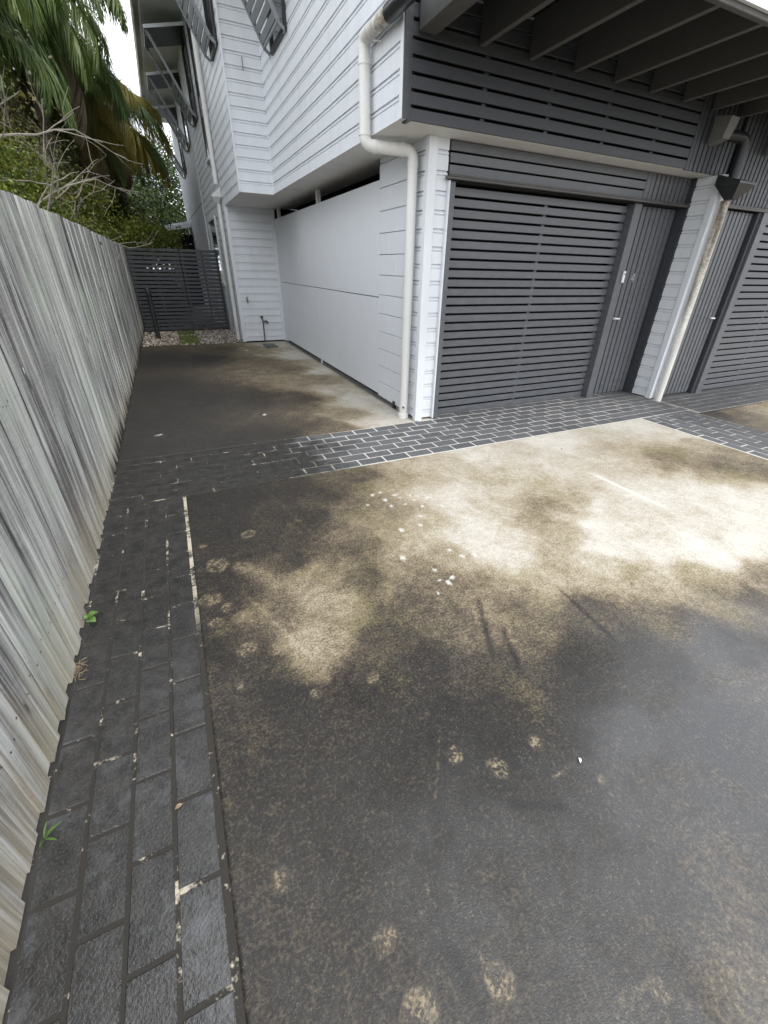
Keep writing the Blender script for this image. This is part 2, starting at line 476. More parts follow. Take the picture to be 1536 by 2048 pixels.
def mk_bark(name, a, b):
    t = NT(name); p = t.geo(); n = t.noise(t.mapv(p, (1, 1, .35)), 22, 6); t.bump(n, .7, .02)
    return t.done(t.mix(n, a, b), .9)
MAT['bark'] = mk_bark('palm_bark', (.07, .058, .045), (.22, .19, .15))
MAT['twig'] = mk_bark('grey_twig', (.12, .105, .085), (.34, .31, .26))
def mk_glass():
    t = NT('window_glass'); p = t.geo(); n = t.noise(p, 1.5, 2)
    return t.done((.02, .024, .028), .06, .6)
MAT['glass'] = mk_glass()
MAT['numeral'] = paint('faded_numeral', (.42, .42, .42), .6, .3)
MAT['weed'] = paint('weed_leaf', (.08, .165, .03), .5, .2, dirtcol=(.11, .19, .05))
MAT['dry'] = paint('dry_twig', (.24, .18, .11), .8, .4)
MAT['drain'] = paint('drain_lid', (.05, .06, .058), .5, .5, 8, (1, 1, 1), dirtcol=(.10, .105, .1))

# stain survey of the concrete: x, y, darkness (metres); lichen rings x, y, radius; pale chips; scratches x0, y0, x1, y1, width, tone; damp x, y, amount
ST1 = [(2.37,1.64,0.08), (2.22,1.31,0.08), (2.48,1.83,0.30), (2.11,1.33,0.15), (2.31,1.13,0.08), (2.20,1.05,0.40), (2.70,1.01,0.05), (2.54,0.92,0.40), (2.10,1.52,0.38), (2.00,1.73,0.48), (1.47,1.70,0.10), (1.64,1.51,0.15), (1.51,1.36,0.42), (1.98,1.81,0.48), (2.06,1.11,0.45), (3.00,0.94,0.08), (2.94,0.83,0.45), (1.82,1.37,0.42), (1.46,1.48,0.20), (1.67,2.09,0.15), (1.90,2.16,0.30), (3.52,1.22,0.10), (1.28,0.74,0.93), (1.58,0.73,0.85), (0.68,0.81,0.93), (-0.08,3.01,0.93), (0.26,2.87,0.90), (0.63,2.88,0.85), (1.05,2.89,0.70), (1.49,2.86,0.45), (1.84,2.95,0.30), (2.35,2.99,0.15), (3.28,2.97,0.08), (4.46,3.01,0.10), (4.68,3.02,0.12), (0.04,2.52,0.90), (0.52,2.44,0.85), (0.88,2.44,0.65), (1.02,2.23,0.50), (1.21,2.14,0.38), (1.67,2.35,0.15), (2.19,2.41,0.30), (2.46,2.40,0.30), (2.73,2.40,0.20), (3.33,2.39,0.25), (3.61,2.33,0.35), (4.00,2.11,0.55), (4.33,1.85,0.60), (4.55,1.63,0.60), (4.68,2.56,0.20), (4.73,2.22,0.40), (4.73,1.94,0.50), (0.15,2.22,0.85), (0.41,2.05,0.80), (0.71,1.98,0.65), (1.01,1.90,0.42), (1.24,1.86,0.32), (1.55,1.86,0.12), (1.90,1.92,0.25), (2.27,1.92,0.50), (2.57,1.96,0.40), (2.62,1.77,0.15), (3.12,1.72,0.12), (3.41,1.51,0.15), (3.78,1.35,0.10), (-0.07,2.06,0.88), (0.26,1.91,0.50), (0.49,1.81,0.50), (0.67,1.73,0.70), (0.92,1.72,0.55), (1.24,1.69,0.40), (1.56,1.60,0.12), (1.60,1.42,0.25), (1.99,1.54,0.40), (2.28,1.47,0.10), (2.43,1.22,0.10), (2.78,1.12,0.05), (3.15,1.03,0.08), (-0.09,1.84,0.85), (0.12,1.71,0.60), (0.34,1.57,0.38), (0.52,1.49,0.45), (0.72,1.44,0.70), (1.00,1.40,0.60), (1.27,1.32,0.55), (1.58,1.28,0.45), (1.87,1.30,0.35), (2.15,1.18,0.25), (2.21,1.00,0.40), (2.42,0.90,0.45), (2.74,0.81,0.50), (2.84,0.77,0.60), (-0.12,1.53,0.90), (0.10,1.40,0.80), (0.28,1.38,0.45), (0.45,1.31,0.45), (0.66,1.21,0.75), (0.90,1.14,0.65), (1.07,1.06,0.60), (1.31,0.99,0.65), (1.66,0.94,0.70), (2.02,0.78,0.75), (2.50,0.69,0.75), (-0.13,1.23,0.75), (0.07,1.14,0.90), (0.38,1.10,0.88), (0.69,1.02,0.85), (0.98,0.88,0.75), (1.33,0.79,0.85), (1.74,0.60,0.92), (2.12,0.49,0.90), (-0.14,1.01,0.80), (0.10,0.87,0.85), (0.43,0.75,0.90), (0.76,0.60,0.95), (1.18,0.52,0.95), (1.53,0.35,0.92), (-0.02,0.71,0.85), (0.19,0.61,0.88), (0.47,0.48,0.92), (0.90,0.28,0.90), (1.26,0.11,0.85), (-0.10,0.55,0.80), (0.12,0.44,0.85), (0.35,0.28,0.88), (0.71,0.11,0.88), (1.07,0.00,0.75), (1.02,-0.09,0.70), (-0.05,0.32,0.82), (0.17,0.22,0.85), (0.38,0.12,0.85), (0.71,-0.03,0.85), (0.91,-0.14,0.70)]
ST2 = [(-0.49,8.82,0.90), (0.31,8.54,0.88), (0.85,9.47,0.70), (1.31,9.32,0.50), (2.02,9.76,0.20), (2.12,8.46,0.12), (1.26,7.97,0.60), (1.61,7.18,0.60), (1.72,6.38,0.50), (2.15,6.99,0.10), (1.94,5.65,0.25), (2.02,5.07,0.12), (2.05,4.37,0.10), (1.67,4.52,0.50), (1.13,4.34,0.75), (0.72,4.17,0.85), (0.12,5.80,0.92), (-0.43,4.97,0.90), (0.70,5.58,0.85), (1.29,5.35,0.75), (-0.46,6.55,0.90), (1.81,4.26,0.20), (1.31,4.18,0.60), (2.06,4.12,0.10), (-0.59,4.27,0.92), (0.22,4.07,0.90)]
SPOTS = [(0.171,2.406,0.049), (-0.107,2.381,0.026), (-0.044,2.146,0.071), (0.083,2.065,0.060), (-0.110,1.855,0.059), (-0.036,1.761,0.034), (-0.097,1.676,0.037), (0.016,1.669,0.043), (0.012,1.448,0.047), (0.127,1.399,0.036), (0.283,1.159,0.034), (0.469,1.074,0.030), (0.226,1.100,0.024), (0.604,0.654,0.031), (0.716,0.555,0.037), (0.898,0.569,0.028), (0.401,0.143,0.037), (0.203,0.188,0.044), (0.746,-0.032,0.021), (1.018,0.370,0.020), (-0.046,1.268,0.019), (0.185,1.274,0.020), (0.178,0.330,0.032), (-0.039,0.566,0.027)]
CHIPS = [(1.292,2.463,0.013), (1.381,2.469,0.016), (1.171,2.472,0.025), (1.139,1.498,0.021), (1.063,1.508,0.014), (1.426,2.432,0.019), (1.385,2.281,0.020), (1.281,2.359,0.015), (1.275,2.514,0.024), (1.371,2.387,0.014), (1.176,2.371,0.018), (1.299,2.164,0.020), (1.186,2.597,0.019), (1.117,2.582,0.021), (1.485,2.381,0.024), (0.966,1.774,0.027), (1.270,1.730,0.017), (1.306,1.646,0.022), (1.098,1.470,0.023), (1.083,1.597,0.017), (0.997,1.420,0.012), (1.382,1.624,0.028), (1.520,2.223,0.017), (1.022,2.454,0.017), (1.098,2.054,0.026), (1.241,2.059,0.021)]
LINES = [(0.334,0.386,0.329,0.364,0.006,1.0), (0.315,0.308,0.328,0.155,0.020,-1.0), (1.154,1.077,1.065,0.845,0.018,-1.0), (1.170,1.304,1.006,0.961,0.018,-1.0), (1.626,1.211,1.588,0.761,0.016,-1.0), (0.613,0.770,0.457,0.545,0.004,0.8), (0.774,0.457,1.033,0.437,0.004,0.8), (0.375,0.222,0.400,0.171,0.006,1.0), (0.663,0.450,0.836,0.362,0.016,-1.0), (3.019,2.220,3.042,1.543,0.025,1.2), (1.228,0.493,1.315,0.409,0.010,-1.0), (0.626,-0.002,0.750,-0.016,0.008,0.6), (0.041,1.872,0.283,1.229,0.010,0.4), (0.368,3.084,0.570,2.156,0.020,0.3)]
WET = [(1.77, 0.24, 1.0), (1.64, 0.42, 1.0), (1.64, 0.64, 0.75), (1.18, 0.41, 0.85), (1.0, 0.6, 0.42), (0.65, 0.76, 0.3), (0.57, 0.36, 0.62), (1.12, 0.1, 0.85), (0.17, 0.55, 0.48), (-0.03, 0.41, 0.5), (0.3, 0.21, 0.62), (0.75, -0.01, 0.62), (-0.05, 0.98, 0.35), (0.38, 1.13, 0.22), (1.27, 0.88, 0.2), (2.38, 0.62, 0.7), (2.47, 0.93, 0.1), (1.93, 1.17, 0.05), (1.4, 1.41, 0), (0.62, 1.75, 0.1), (0.11, 1.98, 0.2), (0.07, 2.79, 0.25), (0.99, 2.73, 0.15), (2.25, 2.49, 0), (2.86, 1.75, 0), (3.78, 1.35, 0), (4.73, 2.08, 0.3), (1.45, 0.35, 1.0), (1.3, 0.2, 1.0), (1.9, 0.5, 1.0), (1.6, -0.1, 0.8), (1.0, 0.25, 0.75), (1.45, 0.75, 0.4), (0.9, 0.8, 0.2)]

# ------------------------------------------------------------------ ground, slabs, pavers
def shepard(P, X, Y, eps=.06, pw=3.2):
    num = np.zeros_like(X); den = np.zeros_like(X)
    for (a, b, c) in P:
        w = ((X-a)**2 + (Y-b)**2 + eps*eps)**(-pw/2)
        num += w*c; den += w
    return num/den
def slab(name, x0, x1, y0, y1, step, z, pts, wet=None, spots=(), chips=(), lines=(), thick=.1, inset=0):
    nx, ny = int((x1-x0)/step)+1, int((y1-y0)/step)+1
    gx, gy = np.linspace(x0, x1, nx), np.linspace(y0, y1, ny)
    X, Y = np.meshgrid(gx, gy)
    # wander the lookup a little so that stain edges are ragged
    wx = X + .05*np.sin(9*Y+3*np.sin(4*X)) + .03*np.sin(23*X+11*Y); wy = Y + .05*np.sin(8*X+2*np.sin(5*Y)) + .03*np.sin(19*Y-13*X)
    D = shepard(pts, wx, wy)
    W = shepard(wet, wx, wy, .15) if wet else np.zeros_like(D)
    S = np.zeros_like(D); CH = np.zeros_like(D); DK = np.zeros_like(D); LT = np.zeros_like(D)
    for (a, b, r) in spots:
        ang = np.arctan2(Y-b, X-a)
        rr = r*(1 + .10*np.sin(2*ang+a*40) + .06*np.sin(5*ang+b*60))
        d = np.hypot(X-a, Y-b)/rr
        disc = np.clip((1.05-d)*3.2, 0, 1) - .45*np.exp(-((d-.5)/.13)**2)
        S = np.maximum(S, np.clip(disc, 0, 1))
    for (a, b, r) in chips:
        ang = np.arctan2(Y-b, X-a)
        d = np.hypot(X-a, Y-b)/(r*.85*(1+.25*np.sin(2*ang+a*90)+.15*np.sin(5*ang+b*70)))
        CH = np.maximum(CH, np.clip((1-d)*3.5, 0, 1))
    for (a, b, c, e, w, s) in lines:
        L2 = (c-a)**2 + (e-b)**2
        t = np.clip(((X-a)*(c-a)+(Y-b)*(e-b))/L2, 0, 1)
        px, py = a+t*(c-a), b+t*(e-b)
        d = np.hypot(X-px, Y-py)/w
        v = np.clip(1.2-d, 0, 1)*np.clip(np.minimum(t, 1-t)*6+.25, 0, 1)
        if s < 0: DK = np.maximum(DK, v*-s)
        else: LT = np.maximum(LT, v*s)
    Z = .0025*np.sin(2.3*X+1.1)*np.sin(1.9*Y)
    V = np.stack([X, Y, Z*0], -1).reshape(-1, 3)
    i = np.arange(nx*ny).reshape(ny, nx)
    F = np.stack([i[:-1, :-1], i[:-1, 1:], i[1:, 1:], i[1:, :-1]], -1).reshape(-1, 4)
    # drop the edges down as sides of the slab
    ring = np.concatenate([i[0, :], i[1:, -1], i[-1, -2::-1], i[-2:0:-1, 0]])
    base = len(V); Vs = V[ring].copy(); Vs[:, 2] = -thick
    k = len(ring); a = np.arange(k); b = (a+1) % k
    F = np.concatenate([F, np.stack([ring[a], base+a, base+b, ring[b]], -1)])
    st = np.stack([D, S, W], -1).reshape(-1, 3); mk = np.stack([CH, DK, LT], -1).reshape(-1, 3)
    st = np.concatenate([st, st[ring]]); mk = np.concatenate([mk, mk[ring]])
    V = np.concatenate([V, Vs])
    me = raw_mesh(name, V, F, MAT['concrete'], {'stain': st, 'marks': mk})
    o = link(bpy.data.objects.new(name, me)); o.location = (0, 0, z); WO[o] = Vector((0, 0, z))
    return tag(o, kind='structure')

g = MB(); g.box(-150, 150, -150, 150, -.4, -.12)
tag(g.build('ground', MAT['soil']), kind='structure')
slab('driveway', -.167, 4.846, -2.2, 3.108, .0115, 0, ST1, WET, SPOTS, CHIPS, LINES)
slab('side_path', -.70, 2.262, 4.004, 10.35, .03, 0, ST2, [(0, 5, .35), (0, 8, .3), (1.8, 6, 0), (1.5, 9, .05), (-.4, 4.5, .45)],
     [], [(1.25, 9.3, .05), (.75, 4.9, .03), (-.35, 4.6, .03)], [(.1, 9.2, .12, 7.6, .02, .3)])
slab('neighbour_driveway', 5.754, 14, -2, 3.04, .05, -.03, [(5.9, 2.9, .75), (6.3, 2.8, .6), (7, 2.9, .45), (8, 2.9, .2), (7, 2.3, .3), (6.2, 2.3, .6), (6.4, 1.5, .5), (9, 2, .2), (6, 3.0, .85)],
     [(6, 2.8, .4), (8, 2.5, 0)])
# interior floor of the garages, below the door sill
g = MB(); g.box(2.30, 14, 4.20, 10.3, -.1, -.004)
tag(g.build('garage_floor', MAT['grout']), kind='structure')

pv = MB(); pv.box(-.115, .115, -.0575, .0575, -.05, 0, .0035)
PAVER = pv.mesh('paver', MAT['paver'])
ph = MB(); ph.box(-.055, .055, -.0575, .0575, -.05, 0, .0035)
HALF = ph.mesh('paver_half', MAT['paver'])
def bed(name, x0, x1, y0, y1, z=0.0):
    b = MB(); b.box(x0, x1, y0, y1, z-.1, z+.0012)
    return tag(b.build(name, MAT['grout']), kind='structure')
def pave(parent, x0, x1, y0, y1, along, nrow, phase, z=0.0, pitch=.2435, skip=None):
    # rows run along the axis; nrow rows across
    L0, L1, C0, C1 = (x0, x1, y0, y1) if along == 'x' else (y0, y1, x0, x1)
    cw = (C1-C0)/nrow
    for r in range(nrow):
        c = C0 + cw*(r+.5)
        s = phase + (pitch/2 if r % 2 else 0)
        k0 = math.floor((L0-s)/pitch)
        t = s + k0*pitch
        while t < L1-.02:
            a, b = max(t+.005, L0+.003), min(t+pitch-.005, L1-.003)
            t += pitch
            if b-a < .03: continue
            m = (a+b)/2
            pos = (m, c) if along == 'x' else (c, m)
            if skip and skip(*pos): continue
            rz = 0 if along == 'x' else PI/2
            inst('paver', PAVER, parent, (pos[0]+R.uniform(-.001, .001), pos[1]+R.uniform(-.001, .001), z+.003+R.uniform(-.0012, .0022)),
                 (R.uniform(-.004, .004), R.uniform(-.004, .004), rz+R.uniform(-.008, .008)), ((b-a)/.23, (cw-.009)/.115, 1))
b1 = bed('paver_border_fence', -.70, -.167, -.3, 3.108)
pave(b1, -.662, -.182, -.2, 3.105, 'y', 4, .046)
b2 = bed('paver_border_front', -.70, 5.80, 3.108, 4.0)
pave(b2, -.665, 5.79, 3.118, 3.998, 'x', 7, .03)
b3 = bed('paver_threshold', 2.30, 5.80, 4.0, 4.2)
pave(b3, 2.50, 5.79, 4.002, 4.125, 'x', 1, .15, pitch=.2435)
b4 = bed('paver_border_drive', 4.846, 5.752, .6, 3.108)
pave(b4, 4.858, 5.745, .7, 3.108, 'y', 7, .0)
b5 = bed('paver_border_neighbour', 5.80, 11.2, 3.04, 3.95, -.03)
pave(b5, 5.95, 11, 3.05, 3.81, 'x', 6, .1, -.03)

# gravel beside the gate
def pebbles(name, x0, x1, y0, y1, n, z, rad):
    ico = [(0, 0, 1), (.894, 0, .447), (.276, .851, .447), (-.724, .526, .447), (-.724, -.526, .447), (.276, -.851, .447),
           (.724, .526, -.447), (-.276, .851, -.447), (-.894, 0, -.447), (-.276, -.851, -.447), (.724, -.526, -.447), (0, 0, -1)]
    fi = [(0,1,2),(0,2,3),(0,3,4),(0,4,5),(0,5,1),(1,6,2),(2,7,3),(3,8,4),(4,9,5),(5,10,1),(6,7,2),(7,8,3),(8,9,4),(9,10,5),(10,6,1),(11,7,6),(11,8,7),(11,9,8),(11,10,9),(11,6,10)]
    ico = np.array(ico); fi = np.array(fi)
    V, F, C = [], [], []
    pal = np.array([(.55, .50, .43), (.36, .31, .25), (.20, .17, .14), (.62, .60, .56), (.30, .22, .16), (.12, .105, .09)])
    for k in range(n):
        s = NR.uniform(*rad)*np.array([NR.uniform(.8, 1.3), NR.uniform(.7, 1.1), NR.uniform(.45, .7)])
        a = NR.uniform(0, PI*2); c, q = math.cos(a), math.sin(a)
        v = ico*s*NR.uniform(.85, 1.15, (12, 1))
        v = np.stack([v[:, 0]*c-v[:, 1]*q, v[:, 0]*q+v[:, 1]*c, v[:, 2]], -1) + [NR.uniform(x0, x1), NR.uniform(y0, y1), z+NR.uniform(-.004, .018)]
        F.append(fi+12*k); V.append(v)
        C.append(np.tile(pal[NR.integers(6)]*NR.uniform(.8, 1.2), (12, 1)))
    me = raw_mesh(name, np.concatenate(V), np.concatenate(F), MAT['pebble'], {'col': np.concatenate(C)}, True)
    o = link(bpy.data.objects.new(name, me))
    return o
gb = MB(); gb.box(-.70, 1.36, 10.351, 14.4, -.1, -.012)
tag(gb.build('gravel_bed', MAT['soil']), kind='structure')
o = pebbles('gravel', -.68, 1.34, 10.36, 13.6, 5200, .0, (.014, .026))
tag(o, 'cream and brown river pebbles covering the ground around the gate', 'gravel', kind='stuff')

# ------------------------------------------------------------------ paling fence along the left
fence = thing('paling_fence', (-.67, 5.6, 0), 'long weathered grey timber paling fence along the left of the driveway', 'fence')
PALS = []
for k in range(14):
    b = MB()
    w, th = .098, .015
    n = 7
    wob = [R.uniform(-.002, .002) for _ in range(n+1)]
    zb = R.uniform(0, .012); tilt = R.uniform(-.004, .004)
    zs = [zb] + [1.8*i/n for i in range(1, n)] + [1.8]
    rings = []
    cup = R.uniform(-.003, .003)
    for i, zz in enumerate(zs):
        s = wob[i]
        e = R.uniform(-.0015, .0015)
        bz = R.uniform(-.003, .003) if i == 0 else 0
        rings.append([(s-th/2, -w/2, zz), (s+th/2, -w/2+e, zz+bz), (s+th/2+cup, 0, zz+bz*.4), (s+th/2, w/2+e, zz), (s-th/2, w/2, zz)])
    for rg in rings: b.v += rg
    for i in range(n):
        for j in range(5):
            a = i*5+j; c = i*5+(j+1) % 5
            b.f.append((a, c, c+5, a+5)); b.m.append(0)
    b.f.append((4, 3, 2, 1, 0)); b.m.append(0)
    b.f.append(tuple(n*5+j for j in range(5))); b.m.append(0)
    for rz in (.27, .98, 1.62):
        for yy in (-.026, .026):
            y0, z0 = yy+R.uniform(-.008, .008), rz+R.uniform(-.012, .012)
            xx = th/2+max(cup, 0)+.0022
            b.quad((xx, y0-.0032, z0-.0032), (xx, y0+.0032, z0-.0032), (xx, y0+.0032, z0+.0032), (xx, y0-.0032, z0+.0032), 1)
    PALS.append(b.mesh('paling', [MAT['timber'], MAT['nail']]))
y = -1.6; k = 0
while y < 19.5:
    front = k % 2 == 0
    inst('paling', PALS[R.randrange(14)], fence, (-.672 + (.0065 if front else -.0065) + R.uniform(-.002, .002), y, .012 + R.uniform(0, .012)),
         (R.uniform(-.003, .003), R.uniform(-.004, .004), R.uniform(-.02, .02)), (1, R.uniform(.94, 1.05), R.uniform(.994, 1.0)))
    y += R.uniform(.080, .088); k += 1
for rz in (.27, .98, 1.62):
    b = MB(); b.box(-.74, -.696, -1.6, 19.6, rz-.04, rz+.04); b.build('rail', MAT['timber'], fence)
for py in np.arange(-1, 19.6, 2.4):
    b = MB(); b.box(-.84, -.741, py-.05, py+.05, -.1, 1.7); b.build('post', MAT['timber'], fence)

# ------------------------------------------------------------------ gate and fixed panel across the side passage
def slat_panel(root, x0, x1, y, z0, z1, n, stiles, mat):
    p = (z1-z0)/n
    b = MB(); b.box(x0, x1, y-.011, y+.011, 0, p*.69, .002)
    me = b.mesh('slat', mat, ((x0+x1)/2, y, 0))
    for i in range(n): inst('slat', me, root, ((x0+x1)/2, y, z0+i*p+.01))
    for s in stiles:
        b = MB(); b.box(s-.022, s+.022, y+.0115, y+.05, z0+.005, z1-.01); b.build('stile', mat, root)
gt = thing('slatted_gate', (-.09, 12.5, 0), 'dark grey horizontal slat gate with square latch hole beside the fence', 'gate')
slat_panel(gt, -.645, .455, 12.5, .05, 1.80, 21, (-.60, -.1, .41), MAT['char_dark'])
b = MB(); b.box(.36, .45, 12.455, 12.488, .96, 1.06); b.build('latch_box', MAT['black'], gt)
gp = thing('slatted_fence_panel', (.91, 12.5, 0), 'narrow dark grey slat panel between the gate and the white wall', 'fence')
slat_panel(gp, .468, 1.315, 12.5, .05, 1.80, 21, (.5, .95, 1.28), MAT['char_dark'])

bo = thing('bollard', (-.35, 11.35, 0), 'thin black bollard with a capped head standing in the gravel by the fence', 'bollard')
b = MB(); b.tube([(-.35, 11.35, -.05), (-.35, 11.35, .86)], .048, 16); b.build('post', MAT['black'], bo, True)
b = MB(); b.tube([(-.35, 11.35, .862), (-.35, 11.35, .88), (-.35, 11.35, 1.0), (-.35, 11.35, 1.02)], [.05, .056, .056, .045], 16); b.build('head', MAT['black'], bo, True)

tp = thing('sleeper_path', (.26, 11.4, 0), 'mossy green timber sleepers laid in the gravel before the gate', 'stepping path')
for i, yy in enumerate((10.55, 10.98, 11.45, 11.95, 12.30)):
    b = MB(); b.box(.05+R.uniform(-.01, .01), .46+R.uniform(-.01, .01), yy-.17, yy+.17, -.05, .028, .008); b.build('sleeper', MAT['moss'], tp)

# ------------------------------------------------------------------ the townhouse
BP = .1425                                     # exposed height of a weatherboard
PROF = [(-.024, 0), (0, .0), (0, .100), (-.010, .103), (-.012, .109), (-.001, .112), (-.001, .126), (-.013, .129), (-.018, BP-.001), (-.024, BP)]
def clad(wall, axis, W, a, b, z0, z1, sign=-1, mat=None, first=None):
    # horizontal weatherboards; axis 'y': boards run along Y on a face looking to -X at x=W; axis 'x': run along X looking to -Y
    z = first if first is not None else z0
    while z < z1-.012:
        lo, hi = max(z, z0), min(z+BP, z1)
        pr = [(d, min(max(h, lo-z), hi-z)) for d, h in PROF]
        m = MB()
        if axis == 'y': m.extrude([(W+sign*d, 0, z+h) for d, h in pr], 1, a, b)
        else: m.extrude([(0, W+sign*d, z+h) for d, h in pr], 0, a, b)
        m.build('board', mat or MAT['white'], wall)
        z += BP
def boxpart(name, parent, x0, x1, y0, y1, z0, z1, mat, ch=.0):
    m = MB(); m.box(x0, x1, y0, y1, z0, z1, ch); return m.build(name, MAT[mat], parent)

SZ = 2.48                                       # soffit height
TOP = 5.70
th = thing('townhouse', (3.6, 8, 0), 'white weatherboard townhouse with overhanging upper storey and charcoal slat garage door', 'townhouse')

w = boxpart('bay_side_wall', th, 1.882, 1.98, 3.80, 8.32, SZ+.004, TOP, 'dark')
clad(w, 'y', 1.862, 3.80, 8.312, SZ, 4.95)
boxpart('corner_trim', w, 1.856, 1.905, 3.755, 3.799, SZ-.002, 4.95, 'white', .002)
w = boxpart('bay_return_wall', th, 1.37, 1.87, 8.322, 8.42, SZ+.004, TOP, 'dark')
clad(w, 'x', 8.302, 1.362, 1.868, SZ, 4.95)
boxpart('corner_trim', w, 1.336, 1.361, 8.29, 8.325, SZ-.002, 4.95, 'white', .002)
w = boxpart('upper_side_wall', th, 1.372, 1.47, 8.43, 14.5, SZ+.006, TOP, 'dark')
clad(w, 'y', 1.352, 8.326, 14.46, SZ, TOP)
# lower side wall behind the gate, with a window opening
w = boxpart('lower_side_wall', th, 1.372, 1.47, 10.36, 14.5, 0, SZ, 'dark')
clad(w, 'y', 1.352, 10.36, 12.18, .02, SZ, first=.12-BP)
clad(w, 'y', 1.352, 13.76, 14.46, .02, SZ, first=.12-BP)
boxpart('corner_trim', w, 1.335, 1.405, 10.285, 10.355, .02, SZ-.003, 'white', .003)
wd = boxpart('ground_window', th, 1.355, 1.371, 12.25, 13.70, 1.1, 2.40, 'glass')
for (y0, y1, z0, z1) in ((12.183, 12.26, 1.04, 2.46), (13.69, 13.757, 1.04, 2.46), (12.262, 13.688, 2.40, 2.46), (12.262, 13.688, 1.04, 1.10)):
    boxpart('frame', wd, 1.325, 1.37, y0, y1, z0, z1, 'white')
boxpart('sill_panel', wd, 1.345, 1.37, 12.183, 13.757, .02, 1.035, 'white')
# far part in upright boards
w = boxpart('rear_side_wall', th, 1.372, 1.47, 14.502, 21.9, 0, TOP, 'dark')
yy = 14.50
while yy < 21.8:
    boxpart('upright_board', w, 1.347, 1.371, yy+.009, yy+.289, 2.935, TOP, 'panel', .003)
    boxpart('upright_board', w, 1.347, 1.371, yy+.009, yy+.289, .05, 2.905, 'panel', .003)
    boxpart('cover_strip', w, 1.339, 1.346, yy-.009, yy+.009, .06, TOP-.002, 'char')
    yy += .2985
boxpart('joint_trim', w, 1.362, 1.371, 14.5, 21.9, 2.906, 2.934, 'black')
boxpart('corner_trim', w, 1.33, 1.371, 14.462, 14.502, .02, TOP, 'white', .002)
# step wall at the end of the side path
w = boxpart('step_wall', th, 1.41, 2.6, 10.322, 10.36, .0, SZ, 'dark')
clad(w, 'x', 10.302, 1.407, 2.235, .03, SZ, first=.12-BP)
boxpart('corner_trim', w, 2.236, 2.29, 10.27, 10.321, .02, SZ-.003, 'white', .002)
boxpart('base_strip', w, 1.41, 2.236, 10.296, 10.32, 0, .028, 'dark')
# sheeted wall of the car port
w = boxpart('sheet_wall', th, 2.300, 2.345, 5.07, 10.26, .10, 2.20, 'dark')
for (y0, y1) in ((5.066, 7.541), (7.549, 10.055)):
    for (z0, z1) in ((.068, 1.193), (1.203, 2.303)):
        boxpart('sheet', w, 2.270, 2.2995, y0, y1, z0, z1, 'panel', .002)
boxpart('end_post', w, 2.272, 2.34, 10.058, 10.265, .03, 2.303, 'panel')
boxpart('gap_post', w, 2.290, 2.345, 7.36, 7.43, 2.305, SZ-.003, 'soffit')
boxpart('gap_post', w, 2.290, 2.345, 9.98, 10.05, 2.305, SZ-.003, 'soffit')
boxpart('bottom_channel', w, 2.285, 2.34, 4.62, 10.05, .0, .03, 'galv')
boxpart('channel_stop', w, 2.255, 2.284, 4.555, 4.60, .0, .085, 'black')
boxpart('sheet_foot', w, 2.262, 2.29, 7.52, 7.545, .0, .066, 'white')
# painted block pier
w = boxpart('block_pier', th, 2.300, 2.46, 4.36, 5.062, .0, SZ, 'grout')
for i in range(13):
    z0 = .03+i*.2 if i else .045
    z1 = min(.03+(i+1)*.2-.004, SZ)
    cut = 4.62 if i % 2 else 4.82
    if i == 12: cut = 4.75
    for (y0, y1) in ((4.365, cut-.0015), (cut+.0015, 5.062)):
        boxpart('block', w, 2.2705 if i < 12 else 2.274, 2.2995, y0, y1, z0 + .0015, z1, 'panel', .003)
# weatherboarded corner beside the garage door
w = boxpart('corner_pier', th, 2.302, 2.50, 4.06, 4.355, .02, SZ, 'dark')
clad(w, 'y', 2.282, 4.085, 4.354, .03, SZ, first=.12-BP)
clad(w, 'x', 4.042, 2.352, 2.475, .03, SZ, first=.12-BP)
boxpart('corner_trim', w, 2.262, 2.35, 4.022, 4.084, .0, SZ-.003, 'white', .003)
boxpart('stop_trim', w, 2.476, 2.490, 4.005, 4.06, .02, 2.19, 'white')
boxpart('brick_base', w, 2.30, 2.47, 4.065, 4.34, .0, .02, 'dry')
# soffits
sf = boxpart('soffit', th, 1.858, 2.6, 3.80, 8.298, SZ-.002, SZ+.003, 'soffit')
boxpart('soffit_sheet', sf, 1.352, 2.6, 8.2985, 10.40, SZ-.003, SZ+.002, 'soffit')
boxpart('soffit_sheet', sf, 2.601, 5.98, 3.80, 4.16, SZ-.002, SZ+.003, 'soffit')
boxpart('upper_floor', th, 1.99, 5.95, 3.86, 10.4, SZ+.02, SZ+.2, 'dark')
boxpart('rear_wall', th, 2.4, 5.95, 10.2, 10.28, 0, SZ, 'dark')
boxpart('party_wall', th, 5.86, 5.95, 4.2, 10.2, 0, SZ, 'dark')
boxpart('roof', th, .58, 5.9, 4.3, 20.72, TOP+.03, TOP+.30, 'roof')
boxpart('eave_lining', th, .60, 1.351, 8.0, 20.7, TOP-.02, TOP+.028, 'eave')
gu = MB()
gu.extrude([(.598, 0, TOP-.06), (.50, 0, TOP-.06), (.47, 0, TOP-.03), (.47, 0, TOP+.07), (.49, 0, TOP+.07), (.49, 0, TOP-.02), (.51, 0, TOP-.04), (.598, 0, TOP-.04)], 1, 4.0, 20.73)
gu.build('gutter', MAT['gutter'], th)
boxpart('bay_upper_front', th, 1.99, 5.9, 3.87, 3.95, SZ+.21, TOP, 'dark')

